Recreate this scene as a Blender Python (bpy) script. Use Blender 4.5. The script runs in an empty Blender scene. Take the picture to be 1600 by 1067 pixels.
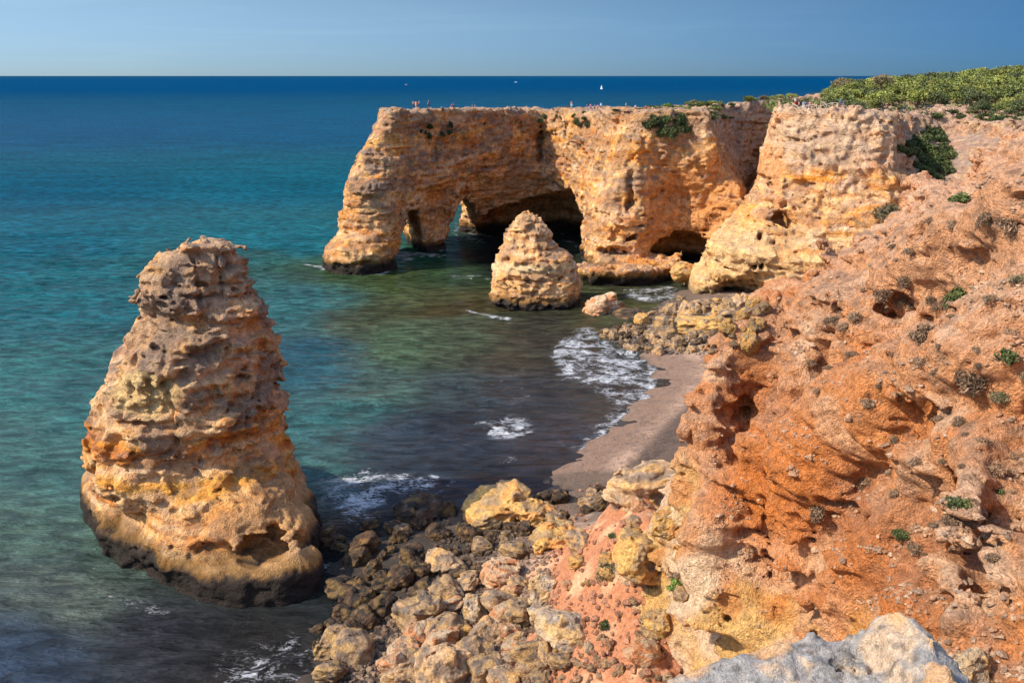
import bpy, math, random, time
import numpy as np
from mathutils import Vector, Matrix
from mathutils.bvhtree import BVHTree
T0 = time.time()
def log(*a): print('[%.1f]' % (time.time()-T0), *a)
F32 = np.float32
sc = bpy.context.scene
col = sc.collection
PITCH = math.radians(14.93); FPX = 1556.0; CAMZ = 40.0
CP, SP = math.cos(PITCH), math.sin(PITCH)

# ---------------------------------------------------------------- camera maths (used only to read sizes and positions off the photograph)
def X(px, Y, z=20.0):
    return (px-800.0)/FPX*(Y*CP+(CAMZ-z)*SP)
def ray(px, py):
    dy = (533.5-py)/FPX
    return ((px-800)/FPX, CP+dy*SP, -SP+dy*CP)
def G(px, py, z=0.0):
    d = ray(px, py); t = (z-CAMZ)/d[2]
    return (d[0]*t, d[1]*t, z)
def U(px, py, Y):
    d = ray(px, py); t = Y/d[1]
    return (d[0]*t, Y, CAMZ+d[2]*t)

# ---------------------------------------------------------------- noise
_rng = np.random.RandomState(7)
_perm = _rng.permutation(256).astype(np.int32); _perm = np.concatenate([_perm, _perm, _perm])
_g = _rng.normal(size=(256, 3)).astype(F32); _g /= np.linalg.norm(_g, axis=1)[:, None]
def pn(x, y, z, seed=0):
    x = np.asarray(x, F32)+F32(seed*17.31); y = np.asarray(y, F32)+F32(seed*5.77); z = np.asarray(z, F32)+F32(seed*9.13)
    x, y, z = np.broadcast_arrays(x, y, z)
    out = np.empty(x.shape, F32); xf = x.ravel(); yf = y.ravel(); zf = z.ravel(); of = out.ravel()
    CH = 400000
    for s in range(0, xf.size, CH):
        a, b, c = xf[s:s+CH], yf[s:s+CH], zf[s:s+CH]
        xi = np.floor(a); yi = np.floor(b); zi = np.floor(c)
        fx = a-xi; fy = b-yi; fz = c-zi
        xi = xi.astype(np.int32) & 255; yi = yi.astype(np.int32) & 255; zi = zi.astype(np.int32) & 255
        u = fx*fx*fx*(fx*(fx*6-15)+10); v = fy*fy*fy*(fy*(fy*6-15)+10); w = fz*fz*fz*(fz*(fz*6-15)+10)
        r = 0
        pa = [_perm[xi], _perm[(xi+1) & 255]]
        acc = np.zeros(a.shape, F32)
        for i in (0, 1):
            wx = u if i else 1-u
            for j in (0, 1):
                pb = _perm[pa[i]+((yi+j) & 255)]
                wxy = wx*(v if j else 1-v)
                for k in (0, 1):
                    gi = _g[_perm[pb+((zi+k) & 255)]]
                    d = gi[:, 0]*(fx-i)+gi[:, 1]*(fy-j)+gi[:, 2]*(fz-k)
                    acc += wxy*(w if k else 1-w)*d
        of[s:s+CH] = acc
    return out*F32(1.5)
_off = _rng.uniform(.15, .85, (256, 3)).astype(F32)
def cw(x, y, z, seed=0):
    """cheap cellular distance (8 nearest cells): 0 in the middle of a lump, near 1 in the creases"""
    x = np.asarray(x, F32)+F32(seed*3.71); y = np.asarray(y, F32)+F32(seed*7.13); z = np.asarray(z, F32)+F32(seed*1.9)
    x, y, z = np.broadcast_arrays(x, y, z)
    out = np.empty(x.shape, F32); xf, yf, zf = x.ravel(), y.ravel(), z.ravel(); of = out.ravel(); CH = 400000
    for s in range(0, xf.size, CH):
        a, b, c = xf[s:s+CH], yf[s:s+CH], zf[s:s+CH]
        xi = np.floor(a-.5); yi = np.floor(b-.5); zi = np.floor(c-.5)
        fx = a-xi; fy = b-yi; fz = c-zi
        xi = xi.astype(np.int32) & 255; yi = yi.astype(np.int32) & 255; zi = zi.astype(np.int32) & 255
        m = np.full(a.shape, 9., F32)
        for i in (0, 1):
            pa = _perm[(xi+i) & 255]
            for j in (0, 1):
                pb = _perm[pa+((yi+j) & 255)]
                for k in (0, 1):
                    o = _off[_perm[pb+((zi+k) & 255)]]
                    m = np.minimum(m, (fx-i-o[:, 0])**2+(fy-j-o[:, 1])**2+(fz-k-o[:, 2])**2)
        of[s:s+CH] = np.sqrt(m)
    return np.minimum(out, 1.0)
_fd = _rng.normal(size=(40, 3)); _fd[:, 2] *= 1.3; _fd /= np.linalg.norm(_fd, axis=1)[:, None]
def facet(x, y, z, sc, seed=0, n=5, warp=.9):
    """broken-rock relief: crossing planar faces with sharp ridges and notches"""
    w1 = warp*pn(x/(sc*1.7), y/(sc*1.7), z/(sc*1.7), seed+50); w2 = warp*pn(x/(sc*1.3), y/(sc*1.3), z/(sc*1.3), seed+51)
    a = None; b = 0
    for i in range(n):
        d = _fd[(seed*5+i*3) % 40]
        t = (x*F32(d[0])+y*F32(d[1])+z*F32(d[2]))/(sc*(.8+.23*i))+(w1 if i % 2 else w2)+.37*i+seed*.61
        t = np.abs(t-np.floor(t)-.5)*2
        a = t if a is None else np.minimum(a, t); b = b+t
    return (.55*(b/n-.5)+.45*(a-.17)*1.6).astype(F32)
def sstep(a, b, x):
    t = np.clip((x-a)/(b-a), 0, 1); return t*t*(3-2*t)

# ---------------------------------------------------------------- signed distance tools
def poly_sdf(pts, gx, gy):
    d = np.full(gx.shape, 1e9, F32); s = np.ones(gx.shape, F32)
    n = len(pts)
    for i in range(n):
        ax, ay = pts[i]; bx, by = pts[(i+1) % n]
        ex, ey = bx-ax, by-ay
        wx, wy = gx-ax, gy-ay
        t = np.clip((wx*ex+wy*ey)/(ex*ex+ey*ey+1e-9), 0, 1)
        d = np.minimum(d, (wx-ex*t)**2+(wy-ey*t)**2)
        c1 = gy >= ay; c2 = gy < by; c3 = ex*wy > ey*wx
        flip = (c1 & c2 & c3) | (~c1 & ~c2 & ~c3)
        s = np.where(flip, -s, s)
    return s*np.sqrt(d)
def round_poly(pts, n=2):
    for _ in range(n):
        q = []
        for i in range(len(pts)):
            a = pts[i]; b = pts[(i+1) % len(pts)]
            q += [(a[0]*.75+b[0]*.25, a[1]*.75+b[1]*.25), (a[0]*.25+b[0]*.75, a[1]*.25+b[1]*.75)]
        pts = q
    return pts
def tps(points):
    P = np.array(points, float); n = len(P)
    def U_(r2): return .5*r2*np.log(r2+1e-9)
    d2 = ((P[:, None, :2]-P[None, :, :2])**2).sum(2)
    K = U_(d2)+np.eye(n)*4.0
    A = np.zeros((n+3, n+3)); A[:n, :n] = K; A[:n, n] = 1; A[:n, n+1:] = P[:, :2]; A[n, :n] = 1; A[n+1:, :n] = P[:, :2].T
    w = np.linalg.solve(A, np.concatenate([P[:, 2], [0, 0, 0]]))
    def f(x, y):
        x = np.asarray(x, float); y = np.asarray(y, float)
        o = w[n]+w[n+1]*x+w[n+2]*y
        for i in range(n): o = o+w[i]*U_((x-P[i, 0])**2+(y-P[i, 1])**2)
        return o
    return f
def ell(p, c, r):
    return (np.sqrt(((p[0]-c[0])/r[0])**2+((p[1]-c[1])/r[1])**2+((p[2]-c[2])/r[2])**2)-1)*min(r)
def smax(a, b, k=.5):
    h = np.clip(.5-.5*(b-a)/k, 0, 1); return b*(1-h)+a*h+k*h*(1-h)
def smin(a, b, k=.5): return -smax(-a, -b, k)

def surface_nets(S, org, h):
    S[0] = S[-1] = 1; S[:, 0] = S[:, -1] = 1; S[:, :, 0] = S[:, :, -1] = 1
    I = S < 0
    nx, ny, nz = S.shape
    c = np.zeros((nx-1, ny-1, nz-1), np.uint8)
    for a in (0, 1):
        for b in (0, 1):
            for d in (0, 1): c += I[a:nx-1+a, b:ny-1+b, d:nz-1+d]
    i, j, k = np.nonzero((c > 0) & (c < 8)); del c
    n = len(i)
    vid = np.full((nx-1, ny-1, nz-1), -1, np.int32); vid[i, j, k] = np.arange(n, dtype=np.int32)
    pos = np.zeros((n, 3), F32); cnt = np.zeros(n, F32)
    cor = {(a, b, d): S[i+a, j+b, k+d] for a in (0, 1) for b in (0, 1) for d in (0, 1)}
    for ax in range(3):
        for u in (0, 1):
            for v in (0, 1):
                o = [u, v]; o.insert(ax, 0); e = list(o); e[ax] = 1
                s0 = cor[tuple(o)]; s1 = cor[tuple(e)]
                m = (s0 < 0) != (s1 < 0)
                t = np.where(m, s0/np.where(m, s0-s1, 1), 0)
                for q in range(3):
                    pos[:, q] += np.where(m, o[q]+(t if q == ax else 0), 0)
                cnt += m
    pos /= cnt[:, None]
    pos += np.stack([i, j, k], 1)
    faces = []
    for ax in range(3):
        sl0 = [slice(1, -1)]*3; sl1 = [slice(1, -1)]*3
        sl0[ax] = slice(0, -1); sl1[ax] = slice(1, None)
        A = I[tuple(sl0)]; B = I[tuple(sl1)]
        q = np.stack(np.nonzero(A != B), 1)
        for w_ in range(3):
            if w_ != ax: q[:, w_] += 1
        flip = I[q[:, 0], q[:, 1], q[:, 2]]
        b1, b2 = [(1, 2), (2, 0), (0, 1)][ax]
        def at(da, db):
            r = q.copy(); r[:, b1] += da; r[:, b2] += db
            return vid[r[:, 0], r[:, 1], r[:, 2]]
        f = np.stack([at(-1, -1), at(0, -1), at(0, 0), at(-1, 0)], 1)
        f = np.where(flip[:, None], f, f[:, ::-1])
        faces.append(f)
    return pos*h+np.array(org, F32), np.concatenate(faces)

def mesh_np(name, v, f, mat=None, colr=None, smooth=True, attrs=None):
    me = bpy.data.meshes.new(name)
    nf, k = f.shape
    me.vertices.add(len(v)); me.vertices.foreach_set('co', np.ascontiguousarray(v, F32).ravel())
    me.loops.add(nf*k); me.loops.foreach_set('vertex_index', np.ascontiguousarray(f, np.int32).ravel())
    me.polygons.add(nf); me.polygons.foreach_set('loop_start', np.arange(0, nf*k, k, dtype=np.int32))
    me.polygons.foreach_set('loop_total', np.full(nf, k, np.int32))
    me.polygons.foreach_set('use_smooth', np.full(nf, smooth))
    me.update(calc_edges=True)
    if colr is not None:
        a = me.color_attributes.new('Col', 'FLOAT_COLOR', 'POINT')
        c4 = np.ones((len(v), 4), F32); c4[:, :colr.shape[1]] = colr; a.data.foreach_set('color', c4.ravel())
    if attrs:
        for kname, arr in attrs.items():
            a = me.attributes.new(kname, 'FLOAT', 'POINT'); a.data.foreach_set('value', np.asarray(arr, F32))
    if mat: me.materials.append(mat)
    return me
def vnormals(v, f):
    d1 = v[f[:, 2]]-v[f[:, 0]]; d2 = v[f[:, 3]]-v[f[:, 1]] if f.shape[1] == 4 else v[f[:, 1]]-v[f[:, 0]]
    n = np.cross(d1, d2) if f.shape[1] == 4 else np.cross(d2, d1)
    o = np.zeros_like(v)
    for q in range(f.shape[1]):
        for ax in range(3): o[:, ax] += np.bincount(f[:, q], n[:, ax], len(v))
    return o/(np.linalg.norm(o, axis=1)[:, None]+1e-9)

def build_sdf(bounds, h, base, low, detail, band=1.1):
    """coarse field at 2h with the big forms, refined to h with detail near the surface"""
    (x0, x1), (y0, y1), (z0, z1) = bounds
    H = 2*h
    xs = np.arange(x0, x1+H, H, dtype=F32); ys = np.arange(y0, y1+H, H, dtype=F32); zs = np.arange(z0, z1+H, H, dtype=F32)
    gx, gy = np.meshgrid(xs, ys, indexing='ij')
    S = base(gx, gy, zs)
    m = np.abs(S) < 4.5
    i, j, k = np.nonzero(m)
    S[i, j, k] += low(xs[i], ys[j], zs[k])
    for ax in range(3):
        n = S.shape[ax]; sh = list(S.shape); sh[ax] = 2*n-1
        R = np.empty(sh, F32)
        e = [slice(None)]*3; o = [slice(None)]*3; a = [slice(None)]*3; b = [slice(None)]*3
        e[ax] = slice(0, None, 2); o[ax] = slice(1, None, 2); a[ax] = slice(0, -1); b[ax] = slice(1, None)
        R[tuple(e)] = S; R[tuple(o)] = .5*(S[tuple(a)]+S[tuple(b)])
        S = R
    i, j, k = np.nonzero(np.abs(S) < band)
    P = (x0+i*F32(h), y0+j*F32(h), z0+k*F32(h))
    S[i, j, k] += detail(*[p.astype(F32) for p in P])
    return surface_nets(S, (x0, y0, z0), h)

def levels_field(levels, gx, gy, zs, warp=True):
    """levels: list of (z, polygon); 2-D distances blended in z"""
    lv = [(z, poly_sdf(round_poly(p, 2), gx, gy)) for z, p in levels]
    S = np.empty(gx.shape+(len(zs),), F32)
    for k, z in enumerate(zs):
        if z <= lv[0][0]: S[:, :, k] = lv[0][1]; continue
        if z >= lv[-1][0]: S[:, :, k] = lv[-1][1]; continue
        for a in range(len(lv)-1):
            if lv[a][0] <= z <= lv[a+1][0]:
                t = (z-lv[a][0])/(lv[a+1][0]-lv[a][0])
                S[:, :, k] = lv[a][1]*(1-t)+lv[a+1][1]*t; break
    return S

# ---------------------------------------------------------------- materials
def new_mat(name):
    m = bpy.data.materials.new(name); m.use_nodes = True
    return m, m.node_tree, m.node_tree.nodes['Principled BSDF']
def N(nt, t, **kw):
    n = nt.nodes.new(t)
    for k, v in kw.items():
        if k in n.inputs: n.inputs[k].default_value = v
        else: setattr(n, k, v)
    return n
def mixc(nt, a, b, fac, mode='MIX'):
    m = nt.nodes.new('ShaderNodeMix'); m.data_type = 'RGBA'; m.blend_type = mode
    for s, v in ((m.inputs[0], fac), (m.inputs[6], a), (m.inputs[7], b)):
        if isinstance(v, bpy.types.NodeSocket): nt.links.new(v, s)
        elif isinstance(v, (int, float)): s.default_value = v
        else: s.default_value = (*v, 1) if len(v) == 3 else v
    return m.outputs[2]
def mth(nt, op, a, b=None, c=None, clamp=False):
    m = nt.nodes.new('ShaderNodeMath'); m.operation = op; m.use_clamp = clamp
    for i, v in enumerate((a, b, c)):
        if v is None: continue
        if isinstance(v, bpy.types.NodeSocket): nt.links.new(v, m.inputs[i])
        else: m.inputs[i].default_value = v
    return m.outputs[0]
def maprange(nt, v, a, b, c=0., d=1.):
    m = nt.nodes.new('ShaderNodeMapRange'); m.interpolation_type = 'SMOOTHSTEP'
    nt.links.new(v, m.inputs[0])
    for i, q in enumerate((a, b, c, d)):
        if isinstance(q, bpy.types.NodeSocket): nt.links.new(q, m.inputs[i+1])
        else: m.inputs[i+1].default_value = q
    return m.outputs[0]
def noise(nt, vec, scale, detail=4, rough=.6, dist=0.):
    n = nt.nodes.new('ShaderNodeTexNoise'); n.inputs['Scale'].default_value = scale
    n.inputs['Detail'].default_value = detail; n.inputs['Roughness'].default_value = rough; n.inputs['Distortion'].default_value = dist
    nt.links.new(vec, n.inputs['Vector']); return n.outputs[0]

def noise_col(nt, vec, scale):
    n = nt.nodes.new('ShaderNodeTexNoise'); n.inputs['Scale'].default_value = scale; nt.links.new(vec, n.inputs['Vector']); return n.outputs[1]
def rock_material(name, fine=1.0, bump=1.0, crust=(.19, .145, .115), coord='Object', usecol=True, basecol=None):
    m, nt, b = new_mat(name); L = nt.links
    tc = N(nt, 'ShaderNodeTexCoord'); vec = tc.outputs[coord]
    if usecol:
        at = N(nt, 'ShaderNodeAttribute', attribute_name='Col'); c = at.outputs[0]
    else:
        oi = N(nt, 'ShaderNodeObjectInfo')
        c = oi.outputs['Color']
    n1 = noise(nt, vec, 1.7*fine, 8, .68); n2 = noise(nt, vec, 9*fine, 6, .7)
    # fine mottling of the stone itself
    v1 = maprange(nt, n1, .28, .72, .70, 1.45); v2 = maprange(nt, n2, .3, .7, .72, 1.36)
    v = mth(nt, 'MULTIPLY', v1, v2)
    cc = mixc(nt, c, (1, 1, 1), 0.0)
    mul = nt.nodes.new('ShaderNodeVectorMath'); mul.operation = 'SCALE'; L.new(c, mul.inputs[0]); L.new(v, mul.inputs['Scale'])
    n3 = noise(nt, vec, 3.1*fine, 7, .75, .4)
    cf = maprange(nt, n3, .54, .64, 0, .5)
    out = mixc(nt, mul.outputs[0], crust, cf)
    n4 = noise(nt, vec, .8*fine, 5, .6, .5)
    of = maprange(nt, n4, .55, .75, 0, .3)
    out = mixc(nt, out, (.45, .17, .05), of)
    if usecol:   # keep the tide-dark foot dark
        dk = N(nt, 'ShaderNodeAttribute', attribute_name='dark')
        out = mixc(nt, out, c, dk.outputs['Fac'])
    L.new(out, b.inputs['Base Color'])
    b.inputs['Roughness'].default_value = .93; b.inputs['Specular IOR Level'].default_value = .2
    vo = N(nt, 'ShaderNodeTexVoronoi'); vo.inputs['Scale'].default_value = 3.2*fine; L.new(vec, vo.inputs['Vector'])
    vo.feature = 'SMOOTH_F1'
    hgt = mth(nt, 'ADD', mth(nt, 'MULTIPLY', n1, 1.1), mth(nt, 'MULTIPLY', n2, .35))
    hgt = mth(nt, 'ADD', hgt, mth(nt, 'MULTIPLY', n3, .6))
    hgt = mth(nt, 'ADD', hgt, mth(nt, 'MULTIPLY', vo.outputs['Distance'], .5))
    vc = N(nt, 'ShaderNodeTexVoronoi'); vc.feature = 'F1'; vc.inputs['Scale'].default_value = 7.5*fine
    wv = mixc(nt, vec, noise_col(nt, vec, 2.3*fine), .12); L.new(wv, vc.inputs['Vector']); L.new(wv, vo.inputs['Vector'])
    hgt = mth(nt, 'SUBTRACT', hgt, mth(nt, 'MULTIPLY', vc.outputs['Distance'], .34))
    n5_ = noise(nt, vec, 26*fine, 3, .7); hgt = mth(nt, 'ADD', hgt, mth(nt, 'MULTIPLY', n5_, .14))
    bp = N(nt, 'ShaderNodeBump'); bp.inputs['Strength'].default_value = 1.0; bp.inputs['Distance'].default_value = .62*bump
    L.new(hgt, bp.inputs['Height']); L.new(bp.outputs[0], b.inputs['Normal'])
    return m
M = {}
M['far_rock'] = rock_material('weathered_limestone_far', .55, .9)
M['mid_rock'] = rock_material('weathered_limestone', 1.0, .55)
M['near_rock'] = rock_material('sandy_limestone', 1.6, .6)
M['grey_rock'] = rock_material('grey_karst_limestone', 5.0, .09, crust=(.42, .36, .30))
M['boulder'] = rock_material('boulder_limestone', 1.5, .3, usecol=True, coord='Object')

# ---------------------------------------------------------------- rock colouring
CREAM = np.array([.66, .46, .28]); OCHRE = np.array([.60, .34, .125]); ORANGE = np.array([.58, .26, .10]); RED = np.array([.46, .19, .095])
CRUST = np.array([.25, .175, .125]); PALE = np.array([.66, .52, .39]); ALG = np.array([.035, .028, .022]); ALG2 = np.array([.13, .08, .035]); GREY = np.array([.30, .26, .22])
def lerp(a, b, t): return a+(b-a)*t[:, None]
def rock_color(v, n, s=1.0, crust=1.0, orange=1.0, wet=1.8, ztop=33., seed=3, pale=1.0):
    x, y, z = v.T
    zz = z+1.4*pn(x/14, y/14, z/14, seed)+.3*pn(x/3, y/3, z/3, seed+1)
    band = pn(zz*0+seed, zz*0, zz/2.6, 5)+.45*pn(x/20, y/20, zz/.8, 6)
    c = np.tile(CREAM, (len(v), 1))
    c = lerp(c, OCHRE, sstep(-.05, .4, band)*.8*orange)
    c = lerp(c, ORANGE, sstep(.0, .5, pn(x/11, y/11, zz/3.2, seed+2)+.25*pn(x/2, y/2, z/2, seed+9))*.9*orange)
    c = lerp(c, RED, sstep(.12, .5, pn(x/9, y/9, zz/1.5, seed+3)+.2*pn(x/1.5, y/1.5, z/1.5, seed+11))*.75*orange)
    c = lerp(c, PALE, sstep(.1, .5, pn(x/6, y/6, zz/2.0, seed+4))*.7*pale)
    th = pn(x/26, y/26, zz/.42, seed+14)+.6*pn(x/40, y/40, zz/1.1, seed+15)+.3*pn(x/3, y/3, zz/.2, seed+16)
    c = lerp(c, np.array([.30, .15, .085]), sstep(.22, .5, th)*.6*orange**.3)
    c = lerp(c, np.array([.72, .54, .36]), sstep(.2, .5, -th)*.55)
    hue = pn(x/1.2, y/1.2, z/.8, seed+17)
    c = lerp(c, np.array([.62, .30, .14]), sstep(.12, .4, hue)*.45); c = lerp(c, np.array([.36, .27, .23]), sstep(.15, .45, -hue)*.45*crust)
    cr = pn(x/5, y/5, z/4, seed+5)+.5*pn(x/1.6, y/1.6, z/1.6, seed+6)+.35*n[:, 2]+.02*(z-ztop*.5)
    c = lerp(c, CRUST, sstep(.0, .35, cr)*.85*crust)
    c = lerp(c, GREY*.55, sstep(.3, .6, pn(x/3.2, y/3.2, z/1.6, seed+8)+.2*n[:, 2])*.6*crust)
    wl = wet+.8*pn(x/4, y/4, z*0, seed+7)
    a2 = 1-sstep(wl+.2, wl+1.6, z+.35*pn(x/.7, y/.7, z/1.5, seed+12)); c = lerp(c, ALG2, a2*.85)
    a1 = 1-sstep(wl-.5, wl+.5, z+.3*pn(x/.5, y/.5, z/1.2, seed+13)); c = lerp(c, ALG, a1)
    g_ = c.mean(1, keepdims=True); c = np.where((a1 < .5)[:, None], g_+(c-g_)*1.42, c)*np.array([1.0, .93, .90])
    return np.clip(c, .01, .8).astype(F32), np.clip(a1*.9+a2*.3, 0, 1)

def std_low(a=1.0, seed=0, xs=9.):
    def f(x, y, z):
        return a*(1.3*pn(x/xs, y/xs, z/(xs*.8), seed)+.9*pn(x/4.2, y/4.2, z/3.4, seed+1))
    return f
def std_detail(strata=1., pits=1., fine=1., seed=0, flute=0., cs=1.):
    def f(x, y, z):
        zz = z+.9*pn(x/13, y/13, z/13, 3)
        wx_ = x+.5*pn(x/1.9, y/1.9, z/1.9, seed+20); wy_ = y+.5*pn(x/1.9, y/1.9, z/1.9, seed+21)
        b1 = pn(x/11, y/11, zz/.95, seed+2)
        d = strata*(.12*b1+.17*np.clip(b1*6, -.5, .5)*sstep(-.1, .5, pn(x/7, y/7, z/7, seed+9))+.14*pn(x/5, y/5, zz/.38, seed+3)+.12*pn(x/3, y/3, zz/.22, seed+12))
        d += (.35+.35*strata)*.75*np.maximum(0, 1-np.abs(pn(x/22, y/22, zz/1.5, seed+13))*9)*sstep(-.3, .1, pn(x/5, y/5, z/5, seed+15))   # bedding joints
        d += .55*np.maximum(0, 1-np.abs(pn(x/3.4, y/3.4, z/13, seed+14)+.04*pn(x, y, z, seed+16))*13)*sstep(-.15, .15, pn(x/6, y/6, z/4, seed+17))   # upright cracks
        p1 = pn(x/1.5, y/1.5, z/1.2, seed+4)
        d += pits*(.55*np.maximum(p1-.12, 0)+1.05*facet(x, y, z*1.25, 2.6*cs, seed+1)+.5*(cw(wx_/(1.7*cs), wy_/(1.7*cs), zz/(1.15*cs), seed)-.55)*sstep(-.1, .35, pn(x/6, y/6, z/4, seed+10)))
        d += fine*(.12*pn(x/.62, y/.62, z/.5, seed+6)+.42*facet(x, y, z*1.3, .95, seed+3)+.16*(cw(wx_/.72, wy_/.72, z/.55, seed+5)-.5))
        if flute:
            d += flute*.6*pn(x/1.3, y/1.3, z/7, seed+8)
        return d
    return f

def tag(o, label=None, cat=None, group=None, kind=None):
    if label: o['label'] = label
    if cat: o['category'] = cat
    if group: o['group'] = group
    if kind: o['kind'] = kind
    return o
def link(name, me, parent=None, loc=None):
    o = bpy.data.objects.new(name, me); col.objects.link(o)
    if parent: o.parent = parent
    if loc is not None: o.location = loc
    return o
BVH = {}
def make_rock(name, bounds, h, base, low, detail, mat, colf, band=1.1):
    v, f = build_sdf(bounds, h, base, low, detail, band)
    n = vnormals(v, f)
    c, dk = colf(v, n)
    me = mesh_np(name, v, f, mat, c, True, {'dark': dk})
    o = link(name, me)
    log(name, len(v))
    return o, v, f, n

# ---------------------------------------------------------------- land height shared by every cliff top
def hp(px, Y, z): return (X(px, Y, z), Y, z)
land_pts = [hp(600, 212, 33.1), hp(850, 212, 33.2), hp(850, 250, 31.9), hp(850, 280, 30.9), hp(1000, 206, 33.3), hp(1100, 208, 33.3), hp(1000, 290, 30.8),
            hp(1160, 248, 32.0), hp(1300, 250, 33.8), hp(1500, 250, 35.2), hp(1640, 250, 36.), hp(1225, 190, 34.2), hp(1300, 184, 34.1), hp(1400, 182, 33.8), hp(1500, 205, 32.0), hp(1570, 190, 31.4),
            hp(1640, 165, 31.8), hp(1200, 215, 32.6), hp(1150, 330, 29.5), hp(1200, 330, 31.5), hp(1300, 330, 33.8), hp(1440, 330, 36.4), hp(1600, 330, 39.), hp(1750, 330, 41), hp(1200, 430, 22), hp(1300, 430, 30), hp(1600, 430, 37), hp(1900, 430, 40), hp(1900, 250, 37), hp(1900, 150, 33.5)]
h_land = tps(land_pts)

def PL(lst, z): return [(X(a, b, z), b) if a > 200 else (a, b) for a, b in lst]

# ---------------------------------------------------------------- arch headland
back = [(88, 292), (88, 301), (40, 292), (8, 276), (-18, 257), (-31, 238)]
HL = [(-3, PL([(500, 213), (508, 206), (560, 203), (612, 206), (640, 223), (700, 235), (745, 246), (800, 252), (870, 252), (903, 240), (913, 212), (923, 203), (960, 200), (1002, 200), (1014, 207), (1060, 210), (1100, 208), (1140, 204), (1168, 200), (1162, 235), (1158, 262), (1168, 288)], 0)+back),
      (5, PL([(505, 213), (512, 206), (560, 203), (612, 206), (640, 223), (700, 235), (745, 246), (800, 252), (870, 252), (903, 240), (914, 212), (924, 203), (960, 200), (1002, 200), (1014, 207), (1060, 210), (1100, 208), (1140, 204), (1168, 200), (1162, 235), (1158, 262), (1168, 288)], 5)+back),
      (8, PL([(530, 213), (540, 209), (560, 206), (612, 207), (640, 223), (700, 235), (745, 246), (800, 252), (870, 252), (903, 240), (916, 213), (926, 205), (960, 202), (1000, 202), (1014, 207), (1060, 210), (1100, 208), (1140, 204), (1168, 200), (1162, 235), (1158, 262), (1168, 288)], 8)+back),
      (13, PL([(535, 213), (540, 209), (570, 207), (615, 208), (650, 221), (700, 233), (745, 243), (800, 249), (860, 251), (900, 236), (920, 216), (932, 206), (960, 202), (1000, 203), (1014, 207), (1060, 210), (1100, 208), (1140, 204), (1168, 200), (1162, 235), (1158, 262), (1168, 288)], 13)+back),
      (16.5, PL([(537, 213), (541, 209), (570, 207), (615, 209), (650, 220), (700, 231), (745, 240), (800, 247), (850, 250), (890, 240), (922, 220), (938, 208), (965, 203), (1000, 204), (1016, 207), (1060, 210), (1100, 208), (1140, 204), (1164, 200), (1156, 235), (1152, 262), (1164, 288)], 16)+back),
      (24, PL([(556, 214), (562, 211), (580, 210), (615, 211), (650, 219), (700, 229), (745, 237), (800, 244), (845, 249), (872, 244), (915, 227), (950, 211), (985, 205), (1030, 206), (1070, 206), (1124, 201), (1128, 217), (1128, 236), (1132, 262), (1150, 288)], 24)+back),
      (28.5, PL([(583, 216), (588, 213), (600, 212), (620, 212), (650, 218), (700, 227), (745, 235), (800, 243), (848, 249), (868, 244), (920, 226), (960, 210), (1000, 206), (1040, 206), (1080, 206), (1114, 202), (1120, 219), (1121, 238), (1126, 262), (1146, 288)], 28)+back),
      (34, PL([(609, 217), (612, 214), (620, 213), (635, 214), (660, 219), (705, 228), (745, 235), (800, 243), (848, 250), (868, 245), (925, 226), (965, 210), (1005, 206), (1045, 206), (1080, 206), (1102, 204), (1108, 224), (1114, 240), (1120, 262), (1142, 288)], 33)+back)]
def base_head(gx, gy, zs):
    S = levels_field(HL, gx, gy, zs)
    top = h_land(gx, gy).astype(F32)
    for k, z in enumerate(zs):
        s = smax(S[:, :, k], z-top, .8)
        p = (gx, gy, z)
        s = smax(s, -ell(p, (X(845, 248, 24), 247.5, 24), (.75, 3.2, 8.5)), .4)
        s = smax(s, -ell(p, (X(985, 206, 20), 204, 17), (.6, 1.6, 9)), .4)
        if z < 20:
            # first tunnel through the outer leg
            cx = X(640, 222, 8)
            c1 = np.sqrt(((gx-(cx+(gy-220)*-.55))/3.4)**2)
            t1 = np.maximum(np.abs(gx-(X(644, 220, 6)+(gy-220)*-.36))-(5.4-.33*max(0, z)), z-(11.8+.0*gx))
            t1 = np.maximum(t1, np.maximum(205-gy, gy-262)*.5)
            s = smax(s, -t1, 1.0)
            # second opening to the sea
            t2 = np.maximum(np.abs(gx-(X(722, 243, 5)+(gy-243)*-.22))-(5.2-.03*z*z), z-10.8)
            t2 = np.maximum(t2, np.maximum(228-gy, gy-285)*.5)
            s = smax(s, -t2, 1.2)
            # big cave under the back wall
            s = smax(s, -ell(p, (X(845, 253, 3), 254, 0), (19, 13, 10.5)), 1.5)
            s = smax(s, -ell(p, (X(895, 240, 6), 243, 3), (7, 16, 11.5)), 1.5)
            # cave right of the pillar
            s = smax(s, -ell(p, (X(1065, 212, 2), 212, 0), (11, 9, 8.5)), 1.5)
            s = smax(s, -ell(p, (X(1120, 210, 2), 211, 0), (9, 9, 7)), 1.5)
            # undercut slot low on the pillar
            s = smax(s, -ell(p, (X(955, 200, 4), 200, 4.9), (8, 2.2, .75)), .4)
            # the small inner pillar left standing in the opening
            ip = np.sqrt((gx-X(726, 262, 3))**2+((gy-262)*.8)**2)-(1.7-.08*z)
            ip = np.maximum(ip, z-10)
            s = smin(s, ip, .8)
            # wave-cut platform at the pillar foot
            pf = poly_sdf(round_poly(PL([(903, 199), (912, 193), (960, 190), (1000, 191), (1045, 196), (1060, 205), (1030, 214), (930, 212)], 2), 1), gx, gy)
            pf = np.maximum(pf-.3+max(0, 2.4-z)*.55, z-3.6)
            s = smin(s, pf, .5)
            # stepped foot of the outer leg
        S[:, :, k] = s
    return S
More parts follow.
